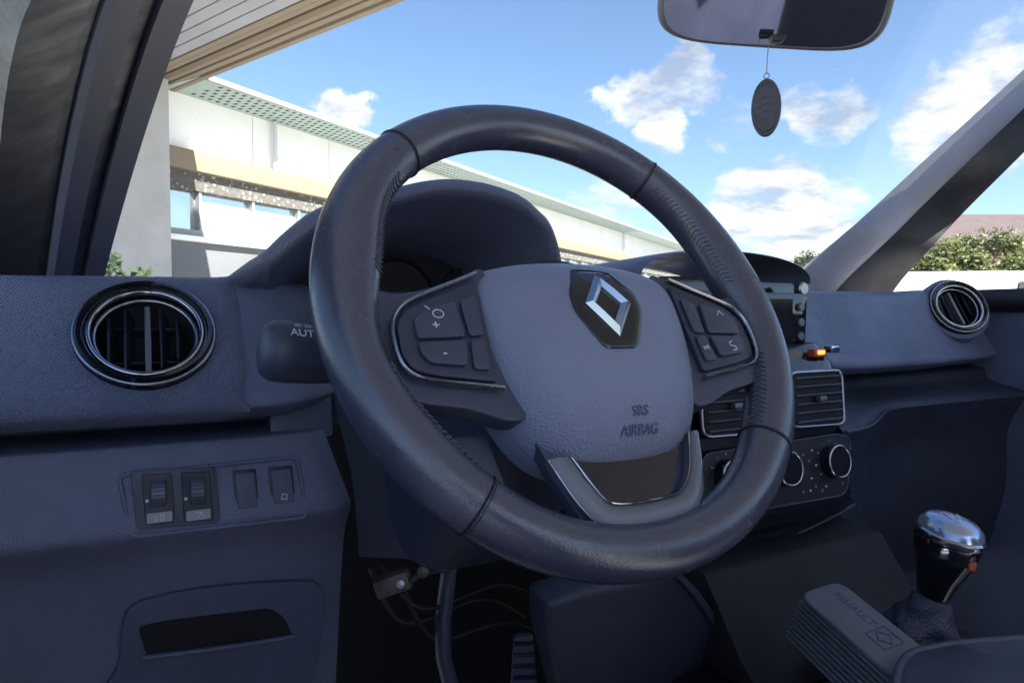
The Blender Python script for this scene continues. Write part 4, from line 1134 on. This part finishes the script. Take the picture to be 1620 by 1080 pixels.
gk = thing('gear_lever', Vector((.64, .36, -.36)), 'gear lever with metallic knob top painted with a blue sky reflection', 'gear lever')
kc = atD(1496, 866, .615)
ga = Vector((.06, -.20, 1)).normalized(); gx = (RT - ga * RT.dot(ga)).normalized(); gy = ga.cross(gx)
kn_ = lathe('knob', [(.0005, -.052), (.012, -.050), (.014, -.040), (.017, -.028), (.0225, -.012), (.0255, .002), (.026, .010), (.0250, .016)], kc, gx, gy, ga, 'gloss_black', gk, 36, 1.0, 1.12)
lathe('knob_cap', [(.0252, .0165), (.0240, .022), (.019, .027), (.010, .0295), (.0005, .030)], kc, gx, gy, ga, 'knob_sky_tint', kn_, 36, 1.0, 1.12)
lathe('chrome_collar', [(.0262, .010), (.0270, .012), (.0270, .0155), (.0255, .017)], kc, gx, gy, ga, 'bright_chrome', kn_, 36, 1.0, 1.12, cap=False)
box('chrome_badge', kc + gx * -.016 - gy * .022 + ga * .004, .010, .004, .010, 'bright_chrome', kn_, gx, gy, ga, .0015, 2)
box('shift_mark', kc + gx * .006 - gy * .0278 + ga * -.002, .007, .003, .008, 'red_mark', kn_, gx, gy, ga, .001, 1)
bm = bmesh.new()
kt = kc + ga * .0302
for a in (-.006, 0, .006): add_tube(bm, [kt + gx * a + gy * .006, kt + gx * a - gy * .006], .0005, 6)
add_tube(bm, [kt + gx * -.006, kt + gx * .006], .0005, 6)
frombm('shift_pattern', bm, 'print_white', kn_)
lathe('lever_shaft', [(.008, -.10), (.008, -.05)], kc, gx, gy, ga, 'satin_chrome', gk, 16)
bt = kc + ga * -.125; bt.z = -.357
secs = []
for k in range(26):
    u = k / 25; h = -.046 - .084 * u
    r_ = .015 + .049 * u ** 1.25
    c = kc + ga * h; row = []
    for j in range(72):
        a = 2 * math.pi * j / 72
        fold = .10 * math.sin(4 * a + 1.2 * math.sin(9 * u)) * (.4 + u) + .07 * math.sin(26 * u + 1.6 * math.sin(3 * a)) + .03 * noise.noise(Vector((math.cos(a) * 2, math.sin(a) * 2, u * 5)))
        rr2 = r_ * (1 + fold * .8)
        row.append(c + gx * (rr2 * math.cos(a)) + gy * (rr2 * math.sin(a)))
    secs.append(row)
loft('leather_boot', secs, 'rim_grain', gk, True, True)
bc = kc + ga * -.127
tube('boot_ring', [bc + gx * (.064 * math.cos(a * .157)) + gy * (.064 * math.sin(a * .157)) for a in range(40)], .0045, 'satin_grey', gk, 10, True)

# ribbed grey pad with lettering, left of the gear lever
A = atD(1262, 941, .617); B = atD(1352, 944, .610); Dv = atD(1392, 1056, .535); 
ax = (B - A); ay = (Dv - A); an = ax.cross(ay).normalized()
if an.z < 0: an = -an
pad = thing('ribbed_pad', (A + Dv) / 2 - an * .03, 'pale grey ribbed pad with raised lettering beside the gear lever', 'pad')
ayn = ay.normalized(); axn = an.cross(ayn); axn = axn if axn.dot(ax) > 0 else -axn
W_ = .046; L_ = ay.length * 1.15
pp = lambda u, v, h: A + axn * u + ayn * v + an * h
prism('pad_top', rounded([pp(0, 0, -.004), pp(W_, 0, -.004), pp(W_, L_, -.004), pp(0, L_, -.004)], .014, 6), an, .006, 'pad_grey', pad, .0025, 3)
for k in range(9):
    prism('rib', [pp(-.0015 * k - .001, .002, -.006 - k * .0042), pp(W_ - .003, .002, -.006 - k * .0042), pp(W_ - .003, L_, -.006 - k * .0042), pp(-.0015 * k - .001, L_, -.006 - k * .0042)], an, .0024, 'pad_grey', pad, .0006, 1)
prism('pad_core', [pp(.003, .004, -.042), pp(W_ - .006, .004, -.042), pp(W_ - .006, L_, -.042), pp(.003, L_, -.042)], an, .038, 'deep_black', pad)
text('lettering', 'RENAULT', pp(.030, .034, .0021), ayn, -axn if (-axn).dot(UP) > 0 else axn, an, .010, 'smooth_dash', pad, .0003)
bm = bmesh.new(); oc = pp(.026, .070, .0022)
add_tube(bm, rounded([oc + axn * a + ayn * b_ for a, b_ in ((-.010, -.010), (.010, -.010), (.010, .010), (-.010, .010))], .002), .0006, 6, True)
add_tube(bm, [oc + axn * a + ayn * b_ for a, b_ in ((0, -.008), (.006, 0), (0, .008), (-.006, 0))], .0008, 6, True)
frombm('emblem', bm, 'smooth_dash', pad)

# metal pieces under the column
br_ = thing('column_bracket', atD(625, 925, .72), 'small rusty metal bracket under the steering column', 'bracket')
bc_ = atD(622, 922, .72)
bx1, by1, bz1 = RT, UP, -FW
bmx = bmesh.new(); add_box(bmx, bc_, .038, .020, .02, (RT + UP * .35).normalized(), (UP - RT * .35).normalized(), -FW, .004, 2); frombm('plate', bmx, 'bracket_metal', br_)
lathe('bolt', [(.0045, 0), (.0045, .004), (.0005, .005)], bc_ + RT * .010 + UP * .004 - FW * .0105, RT, UP, -FW, 'pale_metal', br_, 8)
tube('arm', [bc_ + RT * .015, bc_ + RT * .032 + UP * .012, bc_ + RT * .06 + UP * .016], .004, 'spoke_plastic', br_, 8)
lathe('connector', [(.006, 0), (.006, .010), (.0005, .011)], atD(671, 900, .70), RT, UP, -FW, 'bracket_metal', br_, 16)
pd = thing('brake_pedal', atD(830, 1060, .78), 'dark pedal and arm in the footwell below the column', 'pedal')
tube('pedal_arm', [atD(716, 850, .82), atD(709, 910, .81), atD(700, 985, .79), atD(702, 1040, .78), atD(720, 1110, .78)], (.006, .010), 'spoke_plastic', pd, 8)
prism('pedal_pad', rounded([atD(x, y, .78) for x, y in ((812, 1000), (842, 998), (852, 1110), (806, 1112))], .006), -FW, .012, 'smooth_dash', pd, .003, 2)
for kk in range(5):
    yy = 1018 + kk * 18
    tube('rubber_rib', [atD(813 - kk * .6, yy, .766), atD(845 + kk, yy - 1, .766)], .0022, 'rubber', pd, 6)
wl_ = thing('wiring_loom', atD(640, 960, .80), 'thin black cables hanging below the steering column bracket', 'cable')
for kk, (a, b_, c_) in enumerate((((585, 898), (640, 985), (760, 948)), ((600, 890), (668, 962), (790, 925)), ((640, 935), (690, 1010), (800, 985)))):
    tube('cable', spline([atD(*a, .80), atD(*b_, .79), atD(*c_, .82), atD(c_[0] + 70, c_[1] + 30, .86)], 6), .0028, 'rubber', wl_, 8)
cp = thing('clutch_link', atD(1215, 940, .80), 'bright metal pedal linkage left of the ribbed pad', 'linkage')
for i, (x, y) in enumerate(((1204, 923), (1219, 923), (1231, 946), (1206, 957), (1223, 955), (1238, 930))):
    c = atD(x, y, .80); 
    lathe('pin', [(.0038, -.003), (.0042, .002), (.0030, .005), (.0005, .0055)], c, RT, UP, -FW, 'pale_metal', cp, 12)
tube('rod', [atD(1190, 915, .81), atD(1225, 935, .81), atD(1240, 962, .81)], .006, 'spoke_plastic', cp, 8)
tube('rod', [atD(1200, 962, .81), atD(1228, 950, .81), atD(1262, 940, .81)], .004, 'spoke_plastic', cp, 8)

# mirror and the scent disc on its cord
mr_ = thing('rear_view_mirror', atD(1225, 20, .79), 'grey rear view mirror at the top of the windscreen', 'mirror')
mc = atD(1224, -14, .79)
mN = (-mc).normalized(); mN = (mN + Vector((.10, -.1, -.03))).normalized()
mX = (RT - mN * RT.dot(mN)).normalized(); mU = mN.cross(mX)
if mU.z < 0: mU = -mU
def msh(s, w):
    ol = []
    for k in range(48):
        a = 2 * math.pi * k / 48; ca, sa = math.cos(a), math.sin(a)
        ux = .130 * math.copysign(abs(ca) ** .42, ca); uy = .060 * math.copysign(abs(sa) ** .5, sa)
        uy *= 1 - .10 * (ux / .13) * -1
        ol.append(mc + mX * ux * s + mU * uy * s + mN * w)
    return ol
hs = loft('housing', [msh(.55, -.045), msh(.85, -.034), msh(.97, -.018), msh(1.0, -.002), msh(1.0, .006), msh(.975, .010), msh(.945, .0105), msh(.94, .006)], 'mirror_housing', mr_, True, False, False, 60)
gl_ = msh(.942, .0065); me = bpy.data.meshes.new('mirror_glass'); me.from_pydata(gl_, [], [tuple(range(48))]); link('mirror_glass', me, 'mirror_glass', mr_, False)
prism('dimmer_tab', rounded([atD(x, y, .772) for x, y in ((1214, 62), (1240, 62), (1236, 70), (1217, 71))], .002), -FW, .012, 'black_plastic', mr_, .002, 2)
tube('mount_arm', [mc - mN * .04, mc - mN * .07 + ZA * .04, mc - mN * .09 + ZA * .12], .012, 'mirror_housing', mr_, 10)
fr_ = thing('air_freshener', atD(1213, 172, .775), 'dark oval scented disc hanging from the mirror', 'air freshener')
fc = atD(1212, 171, .775)
fN = (-FW * .88 - RT * .46).normalized(); fX = ZA.cross(fN).normalized()
lathe('disc', [(.0005, -.0035), (.85, -.0035), (.97, -.0025), (1.0, 0), (.97, .0025), (.88, .0035), (.84, .0024), (.0005, .0026)], fc, fX * .0162, ZA * .0325, fN, 'freshener', fr_, 48)
tube('raised_border', [fc + fX * (.0135 * math.cos(a * .157)) + ZA * (.026 * math.sin(a * .157)) + fN * .0028 for a in range(40)], .0007, 'mirror_housing', fr_, 6, True)
for hz_ in (-.012, -.004, .004, .012):
    tube('relief_line', [fc + fX * -.009 + ZA * (hz_ - .003) + fN * .0028, fc + ZA * (hz_ + .001) + fN * .0030, fc + fX * .009 + ZA * (hz_ - .002) + fN * .0028], .0007, 'mirror_housing', fr_, 6)
tube('hook', [fc + ZA * .0325 + fX * (.003 * math.cos(a * .6)) + ZA * (.003 + .003 * math.sin(a * .6)) for a in range(11)], .0006, 'cord', fr_, 6, True)
tube('hanging_cord', [fc + ZA * .038, fc + ZA * .055 + RT * .0006, atD(1216, 70, .775)], .0006, 'cord', fr_, 6)
